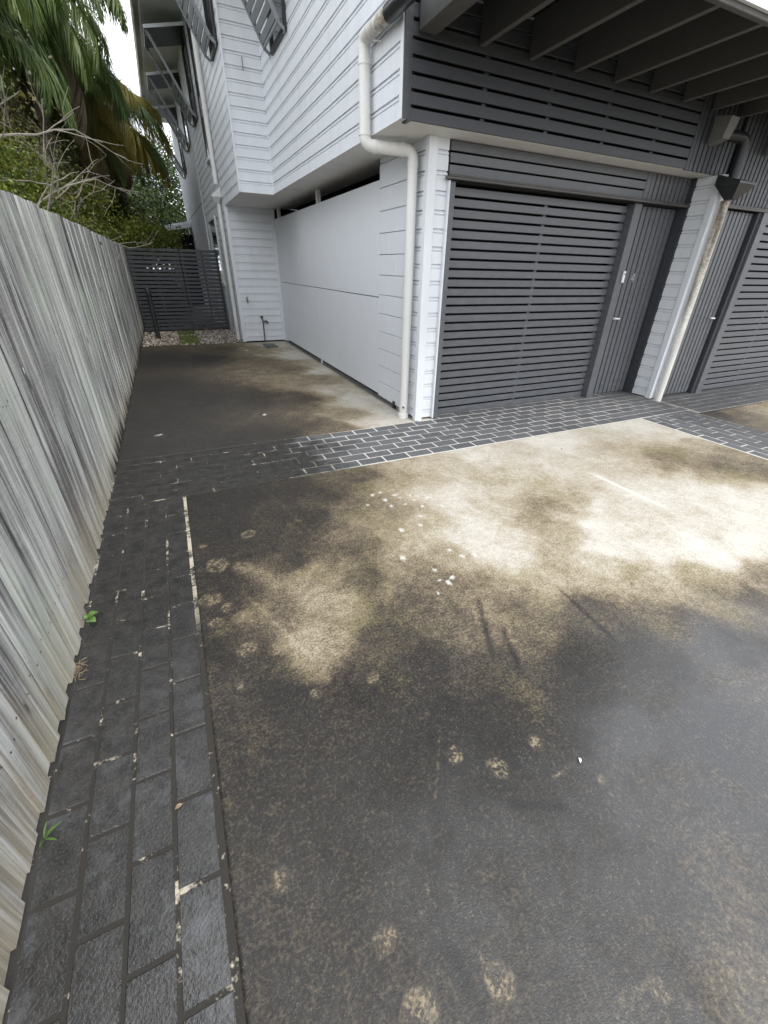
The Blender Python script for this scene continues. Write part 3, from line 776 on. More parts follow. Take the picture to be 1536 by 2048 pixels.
# --- garage door
gd = boxpart('garage_door', th, 2.57, 4.955, 4.32, 4.335, .0, 2.233, 'dark')
n, p = 26, .0836
me = MB().box(2.565, 4.956, 4.122, 4.144, 0, .064, .003).mesh('slat', MAT['char'], (3.76, 4.133, 0))
for i in range(n):
    inst('slat', me, gd, (3.76+R.uniform(-.003, .003), 4.133+R.uniform(-.0012, .0012), .012+i*p), (0, 0, 0))
for x in (2.60, 3.765, 4.93): boxpart('mullion', gd, x-.02, x+.02, 4.1445, 4.18, .02, 2.17, 'char')
boxpart('jamb', gd, 2.4905, 2.562, 4.03, 4.17, .0, 2.19, 'char', .003)
boxpart('jamb', gd, 4.962, 5.082, 4.035, 4.17, .0, 2.19, 'char', .003)
boxpart('stop_bead', gd, 5.0835, 5.105, 4.06, 4.17, .0, 2.19, 'char', .002)
# head track
tr = boxpart('head_track', th, 2.44, 5.87, 3.975, 4.02, 2.196, 2.214, 'rail', .002)
boxpart('track_lip', tr, 2.47, 5.86, 3.985, 4.03, 2.2145, 2.232, 'rail', .004)
boxpart('track_back', tr, 2.49, 5.82, 4.031, 4.318, 2.191, 2.234, 'dark')
# slats above the track
hs = boxpart('head_screen', th, 2.49, 5.82, 4.09, 4.16, 2.235, SZ-.004, 'dark')
for i in range(3):
    boxpart('slat', hs, 2.492, 5.045, 4.04, 4.06, 2.238+i*.083, 2.238+i*.083+.068, 'char', .002)
boxpart('stile', hs, 5.047, 5.118, 4.036, 4.06, 2.236, SZ-.005, 'char', .002)
for i in range(9):
    boxpart('batten', hs, 5.126+i*.0765, 5.126+i*.0765+.0585, 4.038, 4.06, 2.236, SZ-.005, 'char', .002)
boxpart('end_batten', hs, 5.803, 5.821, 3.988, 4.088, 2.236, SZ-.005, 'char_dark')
# --- entry door
ed = boxpart('entry_door', th, 5.106, 5.80, 4.176, 4.19, .01, 2.188, 'dark')
for i in range(8):
    boxpart('batten', ed, 5.110+i*.0862, 5.110+i*.0862+.0675, 4.112, 4.138, .02, 2.185, 'char', .003)
boxpart('jamb', ed, 5.801, 5.819, 3.99, 4.16, .0, 2.19, 'char_dark')
hd = MB(); hd.tube([(5.145, 4.10, 1.0), (5.145, 4.065, 1.0)], .012, 10); hd.tube([(5.145, 4.065, 1.0), (5.235, 4.06, .995)], .011, 8)
hd.build('handle', MAT['metal'], ed, True)
db = boxpart('doorbell', ed, 5.040, 5.075, 4.012, 4.034, 1.405, 1.53, 'metal', .004)
boxpart('button', db, 5.05, 5.065, 4.008, 4.0115, 1.49, 1.505, 'black')
# numeral 4
nm = MB(); x0, z0, yq = 5.318, 1.41, 4.1105
nm.bar((x0+.042, yq, z0), (x0+.042, yq, z0+.10), .011, .003, (0, 1, 0)); nm.bar((x0+.042, yq, z0+.10), (x0, yq, z0+.035), .010, .003, (0, 1, 0)); nm.bar((x0-.003, yq, z0+.035), (x0+.058, yq, z0+.035), .010, .003, (0, 1, 0))
nm.build('door_number', MAT['numeral'], ed)

# --- slatted screen of the upper storey
us = boxpart('upper_screen', th, 1.91, 5.98, 3.858, 3.868, SZ+.004, 3.60, 'dark')
for i in range(9):
    z0 = SZ+.002+i*.0905
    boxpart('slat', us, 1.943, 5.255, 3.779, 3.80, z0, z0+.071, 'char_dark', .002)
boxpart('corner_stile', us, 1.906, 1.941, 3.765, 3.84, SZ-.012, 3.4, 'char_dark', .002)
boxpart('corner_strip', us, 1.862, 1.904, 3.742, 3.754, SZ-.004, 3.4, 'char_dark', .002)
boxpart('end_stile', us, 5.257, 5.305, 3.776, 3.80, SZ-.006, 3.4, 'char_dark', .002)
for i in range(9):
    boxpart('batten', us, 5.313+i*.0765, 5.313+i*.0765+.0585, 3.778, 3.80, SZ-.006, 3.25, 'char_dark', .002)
for x in (2.62, 3.3, 4.0, 4.7): boxpart('mullion', us, x-.02, x+.02, 3.8005, 3.83, SZ+.01, 3.2, 'char_dark')

# --- balcony frame over the garage door
bc = boxpart('balcony', th, 1.99, 9.0, 2.56, 3.77, 3.205, 3.235, 'dark')  # near-black deck underside paints in the shade between the joists
for i in range(14):
    x = 2.508+i*.4815
    boxpart('joist', bc, x, x+.045, 2.602, 3.772, 2.965, 3.203, 'joist', .003)
boxpart('edge_beam', bc, 1.985, 2.125, 2.602, 3.762, 2.955, 3.203, 'joist', .004)
boxpart('rim_joist', bc, 1.985, 9.0, 2.558, 2.600, 2.960, 3.203, 'joist', .003)
boxpart('fascia', bc, 1.97, 9.0, 2.53, 2.556, 2.99, 3.30, 'white')

# --- pier between the two front doors
w = boxpart('wing_wall', th, 5.842, 5.96, 3.735, 4.18, .0, SZ-.004, 'dark')
clad(w, 'y', 5.822, 3.765, 3.985, .01, SZ-.004, first=.12-BP)
boxpart('corner_trim', w, 5.806, 5.90, 3.688, 3.7635, .0, SZ-.005, 'white', .003)
boxpart('front_trim', w, 5.901, 5.97, 3.70, 3.734, .0, SZ-.005, 'white', .002)

# --- pipes on the front corner
def bend(a, b, c, r=.05, n=5):
    # polyline a-b-c with the corner at b rounded
    a, b, c = Vector(a), Vector(b), Vector(c)
    u, v = (a-b).normalized(), (c-b).normalized()
    out = [a]
    for i in range(n+1):
        t = i/n
        out.append((b+u*r)*(1-t)**2 + b*2*t*(1-t) + (b+v*r)*t*t)
    out.append(c)
    return out
PR = .047
dp = thing_part = MB().tube(bend((1.795, 4.32, 2.99), (1.795, 4.32, 2.408), (2.0, 4.26, 2.40), .07) + bend((2.02, 4.255, 2.40), (2.208, 4.21, 2.395), (2.208, 4.21, .0), .07)[1:], PR, 16).build('downpipe', MAT['pvc'], th, True)
for (a, b) in (((1.795, 4.32, 2.93), (1.795, 4.32, 2.90)), ((1.795, 4.32, 2.50), (1.795, 4.32, 2.47)), ((1.86, 4.301, 2.404), (1.89, 4.292, 2.404)), ((2.10, 4.236, 2.398), (2.125, 4.23, 2.398)), ((2.208, 4.21, 2.32), (2.208, 4.21, 2.28)), ((2.208, 4.21, .05), (2.208, 4.21, .0))):
    MB().tube([a, b], PR+(.004 if a[2] > .1 else .014), 16).build('collar', MAT['pvc'], dp, True)
MB().bar((2.24, 4.215, 2.25), (2.30, 4.10, 2.25), .02, .004).build('bracket', MAT['galv'], dp)
MB().tube([(2.185, 4.168, .13), (2.182, 4.158, .13)], .013, 10).build('outlet', MAT['galv'], dp, True)
cp = MB().tube(bend((1.795, 3.84, 3.04), (1.795, 4.32, 3.055), (1.795, 4.32, 2.99), .06), PR+.002, 16).build('upper_pipe', MAT['pvc_dirty'], th, True)
MB().tube([(1.795, 2.9, 3.03), (1.795, 3.86, 3.04)], PR+.006, 16).build('dark_section', MAT['black'], cp, True)  # near-black, slightly wider length of the pipe run
MB().tube([(1.80, 4.15, 2.992), (1.85, 4.12, 2.988), (1.862, 4.12, 2.94)], .006, 6).build('pipe_clip', MAT['pvc'], cp, True)

# --- left downpipe with rain head
lp = MB().tube([(1.295, 10.62, 5.6), (1.295, 10.62, 2.84)], .045, 14).build('side_downpipe', MAT['pvc'], th, True)
MB().tube([(1.30, 10.74, 2.55), (1.30, 10.74, .0)], .042, 14).build('lower_pipe', MAT['pvc'], lp, True)
def rainhead(parent, cx, cy, z0, zm, z1, hx, hy, mat, r=.045, back=None):
    m = MB()
    bot = [(cx-r, cy-r, z0), (cx+r, cy-r, z0), (cx+r, cy+r, z0), (cx-r, cy+r, z0)]
    mid = [(cx-hx, cy-hy, zm), (cx+hx, cy-hy, zm), (cx+hx, cy+hy, zm), (cx-hx, cy+hy, zm)]
    m.hexa(bot+mid)
    lid = [(cx-hx*1.04, cy-hy*1.04, zm+.0005), (cx+hx*1.04, cy-hy*1.04, zm+.0005), (cx+hx*1.04, cy+hy*1.04, zm+.0005), (cx-hx*1.04, cy+hy*1.04, zm+.0005)]
    top = [(cx-hx*1.04, cy-hy*1.04, zm+.02), (cx+hx*1.04, cy-hy*1.04, zm+.02), (cx+hx*1.04, cy+hy*1.04, z1), (cx-hx*1.04, cy+hy*1.04, z1)]
    if back == 'x': top = [(cx-hx*1.04, cy-hy*1.04, zm+.02), (cx+hx*1.04, cy-hy*1.04, z1), (cx+hx*1.04, cy+hy*1.04, z1), (cx-hx*1.04, cy+hy*1.04, zm+.02)]
    m.hexa(lid+top)
    return m.build('rain_head', mat, parent)
rainhead(lp, 1.262, 10.72, 2.55, 2.64, 2.80, .085, .12, MAT['pvc'], back='x')
for z in (3.9, 2.1): MB().tube([(1.295, 10.62 if z > 3 else 10.74, z), (1.295, 10.62 if z > 3 else 10.74, z+.04)], .05, 14).build('collar', MAT['pvc'], lp, True)

# --- windows and slatted sun shades of the upper side
def shade(W, y0, y1, zb, ztop, hood=True, nsl=6):
    wdw = boxpart('upper_window', th, W-.012, W+.004, y0+.05, y1-.05, zb+.05, ztop+.05, 'glass')
    for (a, b, c, d) in ((y0, y0+.05, zb, ztop+.1), (y1-.05, y1, zb, ztop+.1), (y0+.0505, y1-.0505, zb, zb+.05), (y0+.0505, y1-.0505, ztop+.05, ztop+.1)):
        boxpart('frame', wdw, W-.035, W+.003, a, b, c, d, 'black')
    ss = MB()
    k = .545
    xb = W-.10; xt = xb-k*(ztop-zb-.06)
    for yv in (y0, y1):
        ss.bar((xb, yv, zb+.06), (xt, yv, ztop), .022, .045, (1, 0, 0))
        ss.bar((W-.035, yv, zb+.0), (xb-.012, yv, zb+.055), .022, .03)
        ss.bar((W-.038, yv, zb-.04), (W-.038, yv, zb+.02), .03, .006, (1, 0, 0))
    ss.bar((xb, y0, zb+.065), (xb, y1, zb+.065), .02, .03); ss.bar((xt, y0, ztop-.01), (xt, y1, ztop-.01), .02, .03)
    sh = ss.build('sun_shade', MAT['shade'], th)
    dvec = Vector((-k, 0, 1)).normalized()
    for i in range(nsl):
        c = Vector((xb, 0, zb+.06)) + dvec*(.06+i*.092)
        m = MB(); a = c-dvec*.033; b2 = c+dvec*.033; nrm = Vector((dvec.z, 0, -dvec.x))*.008
        m.hexa([(a-nrm)+Vector((0, y0+.014, 0)), (a+nrm)+Vector((0, y0+.014, 0)), (a+nrm)+Vector((0, y1-.014, 0)), (a-nrm)+Vector((0, y1-.014, 0)),
                (b2-nrm)+Vector((0, y0+.014, 0)), (b2+nrm)+Vector((0, y0+.014, 0)), (b2+nrm)+Vector((0, y1-.014, 0)), (b2-nrm)+Vector((0, y1-.014, 0))])
        m.build('slat', MAT['shade'], sh)
    if hood:
        m = MB(); m.hexa([(xt-.03, y0-.06, ztop), (W-.006, y0-.06, ztop+.16), (W-.006, y1+.06, ztop+.16), (xt-.03, y1+.06, ztop),
                          (xt-.03, y0-.06, ztop+.03), (W-.006, y0-.06, ztop+.19), (W-.006, y1+.06, ztop+.19), (xt-.03, y1+.06, ztop+.03)])
        m.build('hood', MAT['char'], sh)
        MB().bar((xt-.04, y0-.065, ztop+.015), (W-.01, y0-.065, ztop+.175), .012, .05).build('hood_edge', MAT['white'], sh)
shade(1.862, 6.785, 7.56, 3.85, 5.1, False, 7)
shade(1.352, 8.58, 9.26, 4.17, 5.35)
shade(1.352, 12.42, 13.28, 4.18, 5.35)
shade(1.352, 15.0, 16.0, 4.18, 5.35, True, 7)
shade(1.352, 17.9, 18.9, 3.95, 5.35, True, 7)
# tall slot window between the shades
sw = boxpart('slot_window', th, 1.33, 1.351, 11.30, 11.66, 3.36, 5.45, 'glass')
boxpart('frame', sw, 1.318, 1.35, 11.24, 11.298, 3.36, 5.45, 'black'); boxpart('frame', sw, 1.318, 1.35, 11.662, 11.72, 3.36, 5.45, 'black')
boxpart('sill', sw, 1.29, 1.351, 11.20, 11.76, 3.30, 3.359, 'white')
boxpart('wall_hook', th, 1.60, 1.607, 8.29, 8.303, 3.86, 4.0, 'galv')

# ------------------------------------------------------------------ the next townhouse at the right edge
nb = thing('townhouse', (7.6, 3.9, -.03), 'neighbouring townhouse at right edge with dark upright battens and second slat garage door', 'townhouse')
NY = 3.745
uw = boxpart('batten_wall', nb, 5.99, 10.6, NY+.07, NY+.10, 2.20, 3.25, 'dark')
for i in range(58):
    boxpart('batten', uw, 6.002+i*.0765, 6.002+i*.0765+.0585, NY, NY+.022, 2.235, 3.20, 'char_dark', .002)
tr = boxpart('head_track', nb, 5.99, 10.6, NY-.05, NY-.004, 2.19, 2.208, 'rail', .002)
boxpart('track_lip', tr, 5.99, 10.6, NY-.04, NY+.02, 2.2085, 2.228, 'rail', .003)
ed = boxpart('entry_door', nb, 5.98, 6.80, NY+.085, NY+.10, -.02, 2.188, 'dark')
for i in range(10):
    boxpart('batten', ed, 5.985+i*.0805, 5.985+i*.0805+.0615, NY+.03, NY+.055, -.01, 2.18, 'char', .003)
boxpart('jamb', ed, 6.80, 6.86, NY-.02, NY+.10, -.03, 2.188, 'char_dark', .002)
hd = MB(); hd.tube([(6.70, NY+.03, 1.0), (6.70, NY-.015, 1.0)], .012, 10); hd.tube([(6.70, NY-.015, 1.0), (6.61, NY-.02, 1.005)], .011, 8)
hd.build('handle', MAT['metal'], ed, True)
boxpart('jamb', nb, 6.8605, 6.99, NY-.05, NY+.10, -.03, 2.188, 'char', .003)
gd = boxpart('garage_door', nb, 6.99, 10.0, NY+.20, NY+.22, -.03, 2.188, 'dark')
me = MB().box(6.992, 9.9, NY+.02, NY+.042, 0, .064, .003).mesh('slat', MAT['char'], (8.5, NY+.03, 0))
for i in range(26): inst('slat', me, gd, (8.5, NY+.03, -.015+i*.0838))
for x in (7.03, 8.0): boxpart('mullion', gd, x-.02, x+.02, NY+.0425, NY+.08, -.01, 2.17, 'char')
boxpart('rear_wall', nb, 5.98, 10.6, 4.2, 4.3, -.03, 3.2, 'dark')
# stained downpipe on the pier, rain head and elbow above it
pp = MB().tube([(5.895, 3.628, -.02), (5.895, 3.628, 2.235)], .047, 16).build('pier_downpipe', MAT['pvc_pillar'], nb, True)
rainhead(pp, 5.86, 3.56, 2.235, 2.36, 2.46, .15, .125, MAT['black'])
MB().tube(bend((5.84, 3.60, 2.40), (5.84, 3.60, 2.76), (5.60, 3.70, 2.78), .07), .05, 14).build('elbow', MAT['black'], pp, True)  # black here carries the deck's shade on the elbow
m = MB(); m.hexa([(5.50, 3.64, 2.735), (5.62, 3.64, 2.735), (5.62, 3.775, 2.70), (5.50, 3.775, 2.70), (5.49, 3.60, 2.90), (5.63, 3.60, 2.90), (5.63, 3.775, 2.93), (5.49, 3.775, 2.93)])
m.build('beam_cap', MAT['cap'], nb)
m = MB(); m.hexa([(6.50, 3.60, 2.735), (6.62, 3.60, 2.735), (6.62, 3.742, 2.70), (6.50, 3.742, 2.70), (6.49, 3.56, 2.90), (6.63, 3.56, 2.90), (6.63, 3.742, 2.93), (6.49, 3.742, 2.93)])
m.build('beam_cap', MAT['cap'], nb)

# ------------------------------------------------------------------ taps, drain lid, small things on the ground
t1 = thing('wall_tap', (1.53, 10.28, .75), 'small dark tap on the white boards beside the corner trim', 'tap')
MB().tube([(1.53, 10.302, .86), (1.53, 10.24, .86), (1.53, 10.215, .84), (1.53, 10.21, .79)], [.012, .014, .013, .011], 8).build('spout', MAT['brass'], t1, True)
MB().tube([(1.53, 10.24, .86), (1.53, 10.24, .90)], .008, 8).build('stem', MAT['brass'], t1, True)
MB().bar((1.505, 10.24, .905), (1.555, 10.24, .905), .012, .012).build('handle', MAT['brass'], t1)
t2 = thing('standpipe_tap', (1.81, 10.25, 0), 'rusty standpipe tap in front of the white boards beside the drain lid', 'tap')
MB().tube([(1.80, 10.25, 0), (1.805, 10.25, .42), (1.79, 10.25, .50)], .013, 8).build('pipe', MAT['brass'], t2, True)
MB().tube([(1.80, 10.25, .42), (1.87, 10.24, .43), (1.90, 10.23, .41), (1.905, 10.23, .385)], [.018, .022, .02, .015], 8).build('spout', MAT['brass'], t2, True)
MB().tube([(1.79, 10.25, .49), (1.785, 10.25, .53)], .024, 8).build('valve', MAT['brass'], t2, True)
MB().bar((1.75, 10.25, .535), (1.825, 10.25, .535), .014, .014).build('handle', MAT['brass'], t2)
dc = thing('drain_cover', (1.80, 9.70, 0), 'square dark green drain lid on the pale concrete below the standpipe tap', 'drain cover')
boxpart('frame', dc, 1.67, 1.93, 9.45, 9.97, .001, .012, 'drain', .003)
boxpart('lid', dc, 1.69, 1.91, 9.48, 9.94, .0125, .018, 'drain', .002)

def leaf_mesh(name, mat, L, Wd, curl=.25):
    m = MB(); n = 6
    pts = []
    for i in range(n+1):
        t = i/n; w = Wd*math.sin(PI*min(t*.94+.03, 1))**.8
        z = curl*L*math.sin(t*PI*.9)
        pts.append(((t*L, -w, z+abs(w)*.25), (t*L, 0, z), (t*L, w, z+abs(w)*.25)))
    for i in range(n):
        m.quad(pts[i][0], pts[i+1][0], pts[i+1][1], pts[i][1]); m.quad(pts[i][1], pts[i+1][1], pts[i+1][2], pts[i][2])
    return m.mesh(name, mat)
wp = thing('weed_seedling', (-.64, 1.90, .01), 'bright green two-leafed weed seedling at the foot of the fence', 'weed')
MB().tube([(-.645, 1.90, -.01), (-.64, 1.90, .035)], .0025, 6).build('stem', MAT['weed'], wp)
lm = leaf_mesh('leaf', MAT['weed'], .048, .019)
inst('leaf', lm, wp, (-.64, 1.905, .035), (0, -.15, .5)); inst('leaf', lm, wp, (-.64, 1.895, .033), (0, -.1, -.7)); inst('leaf', lm, wp, (-.642, 1.90, .04), (0, -.6, 1.6), (.5, .5, .5))
gtf = thing('grass_tuft', (-.65, .955, 0), 'small green grass tuft growing in the gap beside the fence', 'grass')
bl = leaf_mesh('blade', MAT['weed'], .06, .004, .1)
for (a, e, s) in ((.3, -.5, 1.), (-.6, -.35, .9), (1.2, -.8, .8), (-1.5, -.6, .7), (.8, -.3, .6), (-.1, -1.0, .75)):
    inst('blade', bl, gtf, (-.652, .955, .004), (0, e, a), (s, s, s))
nest = thing('twig_bunch', (-.645, 1.60, 0), 'dry tangle of brown twigs caught against the fence foot', 'twigs')
for i in range(20):
    a = R.uniform(0, 6.28); c = Vector((-.643+R.uniform(-.012, .015), 1.60+R.uniform(-.05, .05), R.uniform(.004, .035)))
    q = [c + Vector((math.cos(a+j*.5)*.016*(j-1.5), math.sin(a+j*.6)*.022*(j-1.5), .006*math.sin(j*2+a))) for j in range(4)]
    MB().tube(q, .0013, 4).build('twig', MAT['dry'], nest)
fl = leaf_mesh('fallen_leaf', MAT['pvc'], .022, .006, .3)
spots = [(0.991, .443, 1.1, .62, 'pvc', 'pale curled leaf lying on the wet concrete in the foreground'),
         (2.02, 1.03, .5, .8, 'dry', 'small brown leaf at the edge of the pale concrete patch'),
         (2.34, 2.75, 2.2, .9, 'dry', 'small brown leaf on the pale concrete nearest the corner downpipe'),
         (3.18, 2.72, .2, .9, 'dry', 'small brown leaf on the pale concrete below the garage door'),
         (-.30, .88, .3, .8, 'dry', 'tan leaf stuck in a paver joint close to the fence')]
for (x, yv, a, s, mt, lb) in spots:
    me = leaf_mesh('leaf_blade', MAT[mt], .030, .008, .3)
    o = link(bpy.data.objects.new('fallen_leaf', me)); o.location = (x, yv, .004); o.rotation_euler = (.2, .05, a); o.scale = (s, s, s)
    tag(o, lb, 'leaf')

# ------------------------------------------------------------------ outbuilding seen beyond the gate
ob = thing('outbuilding', (1.0, 20.6, 0), 'low outbuilding with white gutter and roof edge beyond the gate', 'outbuilding')
boxpart('wall', ob, .62, 1.34, 20.4, 21.6, 0, 2.45, 'dark')
m = MB(); m.hexa([(.44, 20.0, 2.62), (1.34, 20.0, 2.80), (1.34, 21.8, 2.80), (.44, 21.8, 2.62), (.44, 20.0, 2.68), (1.34, 20.0, 2.86), (1.34, 21.8, 2.86), (.44, 21.8, 2.68)])
m.build('roof', MAT['white'], ob)
m = MB(); m.hexa([(.42, 19.93, 2.50), (1.34, 19.93, 2.66), (1.34, 19.99, 2.66), (.42, 19.99, 2.50), (.42, 19.93, 2.63), (1.34, 19.93, 2.80), (1.34, 19.99, 2.80), (.42, 19.99, 2.63)])
m.build('fascia', MAT['white'], ob)
boxpart('gutter', ob, .36, .418, 19.9, 21.8, 2.50, 2.63, 'gutter')

# ------------------------------------------------------------------ palms, shrubs and trees behind the fence
def frond_mesh(name, mat, L, e0, droop, nst, hang, seed):
    r = np.random.default_rng(seed)
    V, F = [], []
    ang = e0; p = np.array([0., 0., 0.]); pts = [p.copy()]; dirs = []
    n = 26
    for i in range(n):
        d = np.array([math.cos(ang), 0, math.sin(ang)]); dirs.append(d)
        p = p + d*L/n; pts.append(p.copy()); ang -= droop/n*(.6+.8*i/n)
        ang = max(ang, -1.5)
    dirs.append(dirs[-1]); pts = np.array(pts); dirs = np.array(dirs)
    for i in range(n+1):                                  # stalk
        w = .016*(1-.85*i/n)
        V += [pts[i]+[0, -w, 0], pts[i]+[0, w, 0], pts[i]+[0, 0, w*1.2]]
    for i in range(n):
        for j in range(3):
            a = i*3+j; b = i*3+(j+1) % 3
            F += [(a, b, b+3), (a, b+3, a+3)]
    for k in range(nst):
        t = .14+.86*(k+r.uniform(0, .8))/nst
        f = min(t*n, n-.001); i = int(f); q = pts[i]*(1-(f-i))+pts[i+1]*(f-i); d = dirs[i]
        up = np.array([-d[2], 0, d[0]])
        for sd in (-1, 1):
            ll = L*.30*(math.sin(PI*min(1, t*.85+.12))**.6)*r.uniform(.75, 1.15)
            v = d*r.uniform(.35, .8) + np.array([0, sd, 0])*r.uniform(.5, 1.) + up*r.uniform(-.5, .6)
            v = v/np.linalg.norm(v)
            w = .0095*r.uniform(.8, 1.3); side = np.cross(v, [0, 0, 1.]); side = side/(np.linalg.norm(side)+1e-6)
            c = q.copy(); b0 = len(V); seg = 3
            for s in range(seg+1):
                ww = w*(1, 1.1, .75, .1)[s]
                V += [c-side*ww, c+side*ww]
                v = v + np.array([0, 0, -hang*(s+1)*.55]); v = v/np.linalg.norm(v)
                c = c + v*ll/seg
            for s in range(seg):
                a = b0+s*2
                F += [(a, a+1, a+3), (a, a+3, a+2)]
    return raw_mesh(name, np.array(V), np.array(F), mat)
FR = {}
for key, mt in (('g', 'frond_g'), ('y', 'frond_y'), ('d', 'frond_d')):
    FR[key] = [frond_mesh('frond', MAT[mt], L, e, dr, 120, hg, 10+i) for i, (L, e, dr, hg) in enumerate(((2.7, 1.1, 3.0, .8), (2.9, .85, 2.9, .9), (2.6, .5, 2.4, .95), (2.8, 1.25, 2.7, .7), (2.5, .1, 1.9, 1.0)))]
def palm(x, yv, zc, label, nf, scale, kinds, lean=(0, 0), rt=.12, azs=None, seed=0):
    rr = random.Random(seed)
    t = thing('palm_tree', (x, yv, -.1), label, 'palm tree', 'palms behind the fence')
    q = [Vector((x+lean[0]*(1-k/8)**1.5, yv+lean[1]*(1-k/8)**1.5, -.1+(zc+.1)*k/8)) for k in range(9)]
    MB().tube(q, [rt*(1.25-.35*k/8) for k in range(9)], 12).build('trunk', MAT['bark'], t, True)
    MB().tube([(x, yv, zc-.75), (x, yv, zc-.4), (x, yv, zc+.1)], [rt*1.0, rt*1.5, rt*.7], 10).build('crown_shaft', MAT['bark'], t, True)
    for k in range(nf):
        az = azs[k % len(azs)]+rr.uniform(-.25, .25) if azs else k*2.399+rr.uniform(-.2, .2)
        kd = rr.choice(kinds)
        lay = k/nf
        if kd == 'd': me = FR['d'][4 if rr.random() < .7 else 2]; tip = rr.uniform(.5, .9)
        else: me = FR[kd][(0, 3, 1, 2, 4)[min(4, int(lay*5))]]; tip = rr.uniform(-.15, .3)
        s = scale*rr.uniform(.82, 1.12)
        inst('frond', me, t, (x, yv, zc-.25*lay), (rr.uniform(-.2, .2), tip, az), (s, s, s))
    return t
palm(-1.45, 12.6, 5.5, 'tall green palm with long drooping fronds over the middle of the fence', 60, .80, 'gggggggggd', (-.1, .2), .10, seed=3)
palm(-1.25, 14.6, 4.5, 'slender palm with leaning trunk and hanging brown skirts behind the fence', 46, .75, 'gggyydd', (-.35, 0), .08, seed=5)
palm(-.55, 16.6, 4.75, 'yellowing palm with arching golden fronds beyond the gate', 48, .70, 'gyyyyyd', (0, .3), .10, seed=8)
palm(-2.4, 10.4, 4.9, 'palm with dull green fronds at the far left of the photo', 44, .8, 'ggggd', (0, 0), .10, seed=13)

def foliage(name, parent, blobs, n, size, pal, seed, upright=0.):
    # leaves spread through lumpy clumps
    r = np.random.default_rng(seed)
    blobs = np.array(blobs, float)
    vol = blobs[:, 3]*blobs[:, 4]*blobs[:, 5]; pb = (vol**.7)/(vol**.7).sum()
    bi = r.choice(len(blobs), n, p=pb)
    # sub clumps
    nc = max(30, n//60)
    cb = r.choice(len(blobs), nc, p=pb)
    d = r.normal(size=(nc, 3)); d /= np.linalg.norm(d, axis=1, keepdims=True)
    cc = blobs[cb, :3] + d*blobs[cb, 3:6]*(r.uniform(.35, 1.08, (nc, 1)))
    ci = r.integers(0, nc, n)
    cs = r.uniform(.10, .24, nc)*np.mean(blobs[:, 3:6])/.7
    P = cc[ci] + r.normal(size=(n, 3))*cs[ci][:, None]*np.array([1, 1, .7])
    ax = r.normal(size=(n, 3)); ax[:, 2] -= .35; ax /= np.linalg.norm(ax, axis=1, keepdims=True)
    nr = r.normal(size=(n, 3)) + np.array([0, 0, .9]); sd = np.cross(ax, nr); sd /= np.linalg.norm(sd, axis=1, keepdims=True)
    L = (size*r.uniform(.6, 1.35, n))[:, None]; Wd = L*r.uniform(.22, .36, (n, 1))
    V = np.stack([P, P+ax*L*.5-sd*Wd, P+ax*L, P+ax*L*.5+sd*Wd], 1).reshape(-1, 3)
    i = np.arange(n)*4
    F = np.stack([i, i+1, i+2, i+3], -1)
    pal = np.array(pal); ck = r.uniform(0, 1, nc)
    kk = np.clip(ck[ci]+r.normal(size=n)*.22, 0, .999)*(len(pal)-1)
    a = kk.astype(int); f = (kk-a)[:, None]
    C = (pal[a]*(1-f)+pal[a+1]*f)*r.uniform(.75, 1.25, (n, 1))
    me = raw_mesh(name, V-np.array(WO[parent]), F, MAT['leaf'], {'col': np.repeat(C, 4, 0)})
    o = link(bpy.data.objects.new(name, me)); o.parent = parent; o.location = (0, 0, 0); WO[o] = WO[parent].copy()
    return o
def stems(parent, x, yv, z0, tops, r0, mat, name='stem'):
    for k, tp_ in enumerate(tops):
        a = Vector((x+R.uniform(-.08, .08), yv+R.uniform(-.08, .08), z0)); c = Vector(tp_)
        mid = a.lerp(c, .5)+Vector((R.uniform(-.12, .12), R.uniform(-.12, .12), .05))
        MB().tube([a, a.lerp(mid, .5), mid, mid.lerp(c, .5), c], [r0, r0*.85, r0*.65, r0*.45, r0*.2], 7).build(name, mat, parent, True)
YG = [(.045, .075, .014), (.09, .13, .02), (.145, .175, .026), (.20, .205, .035)]
DG = [(.018, .032, .012), (.035, .06, .018), (.06, .09, .025), (.09, .12, .04)]
OL = [(.05, .055, .022), (.085, .09, .035), (.13, .12, .05), (.17, .15, .07)]
def shrub(label, x, yv, blobs, n, size, pal, seed):
    t = thing('shrub', (x, yv, -.1), label, 'shrub', 'shrubs along the back of the fence')
    foliage('crown', t, blobs, n, size, pal, seed)
    stems(t, x, yv, -.1, [b[:3] for b in blobs[:4] if b[0] < -.7 or x > -.7], .03, MAT['twig'])
shrub('yellow-green shrub showing above the near end of the fence', -1.35, 5.2, [(-1.55, 4.9, 1.75, .5, .8, .45), (-1.47, 5.9, 1.7, .45, .7, .42), (-1.9, 5.0, 2.1, .6, .8, .5)], 20000, .038, YG, 21)
shrub('leafy green shrub with yellow tips above the middle of the fence', -1.20, 7.6, [(-1.42, 7.2, 1.8, .45, .8, .5), (-1.38, 8.4, 1.75, .42, .8, .45), (-1.6, 7.8, 2.3, .6, .9, .55)], 22000, .042, YG, 22)
shrub('bright green shrub arching over the fence end next to the gate', -1.0, 10.9, [(-1.25, 10.3, 1.85, .4, .7, .45), (-1.15, 11.4, 1.95, .42, .7, .45), (-.25, 12.9, 2.0, .5, .5, .40), (-1.2, 11.5, 2.5, .55, .8, .5), (.25, 13.4, 1.95, .35, .4, .25)], 26000, .048, YG, 23)
shrub('dark mixed shrub rising behind the fence below the palms', -1.7, 9.4, [(-1.7, 9.2, 2.4, .7, 1.0, .7), (-1.9, 10.5, 2.7, .7, 1.0, .8), (-2.3, 8.4, 2.8, .8, 1.0, .8)], 22000, .055, OL, 24)
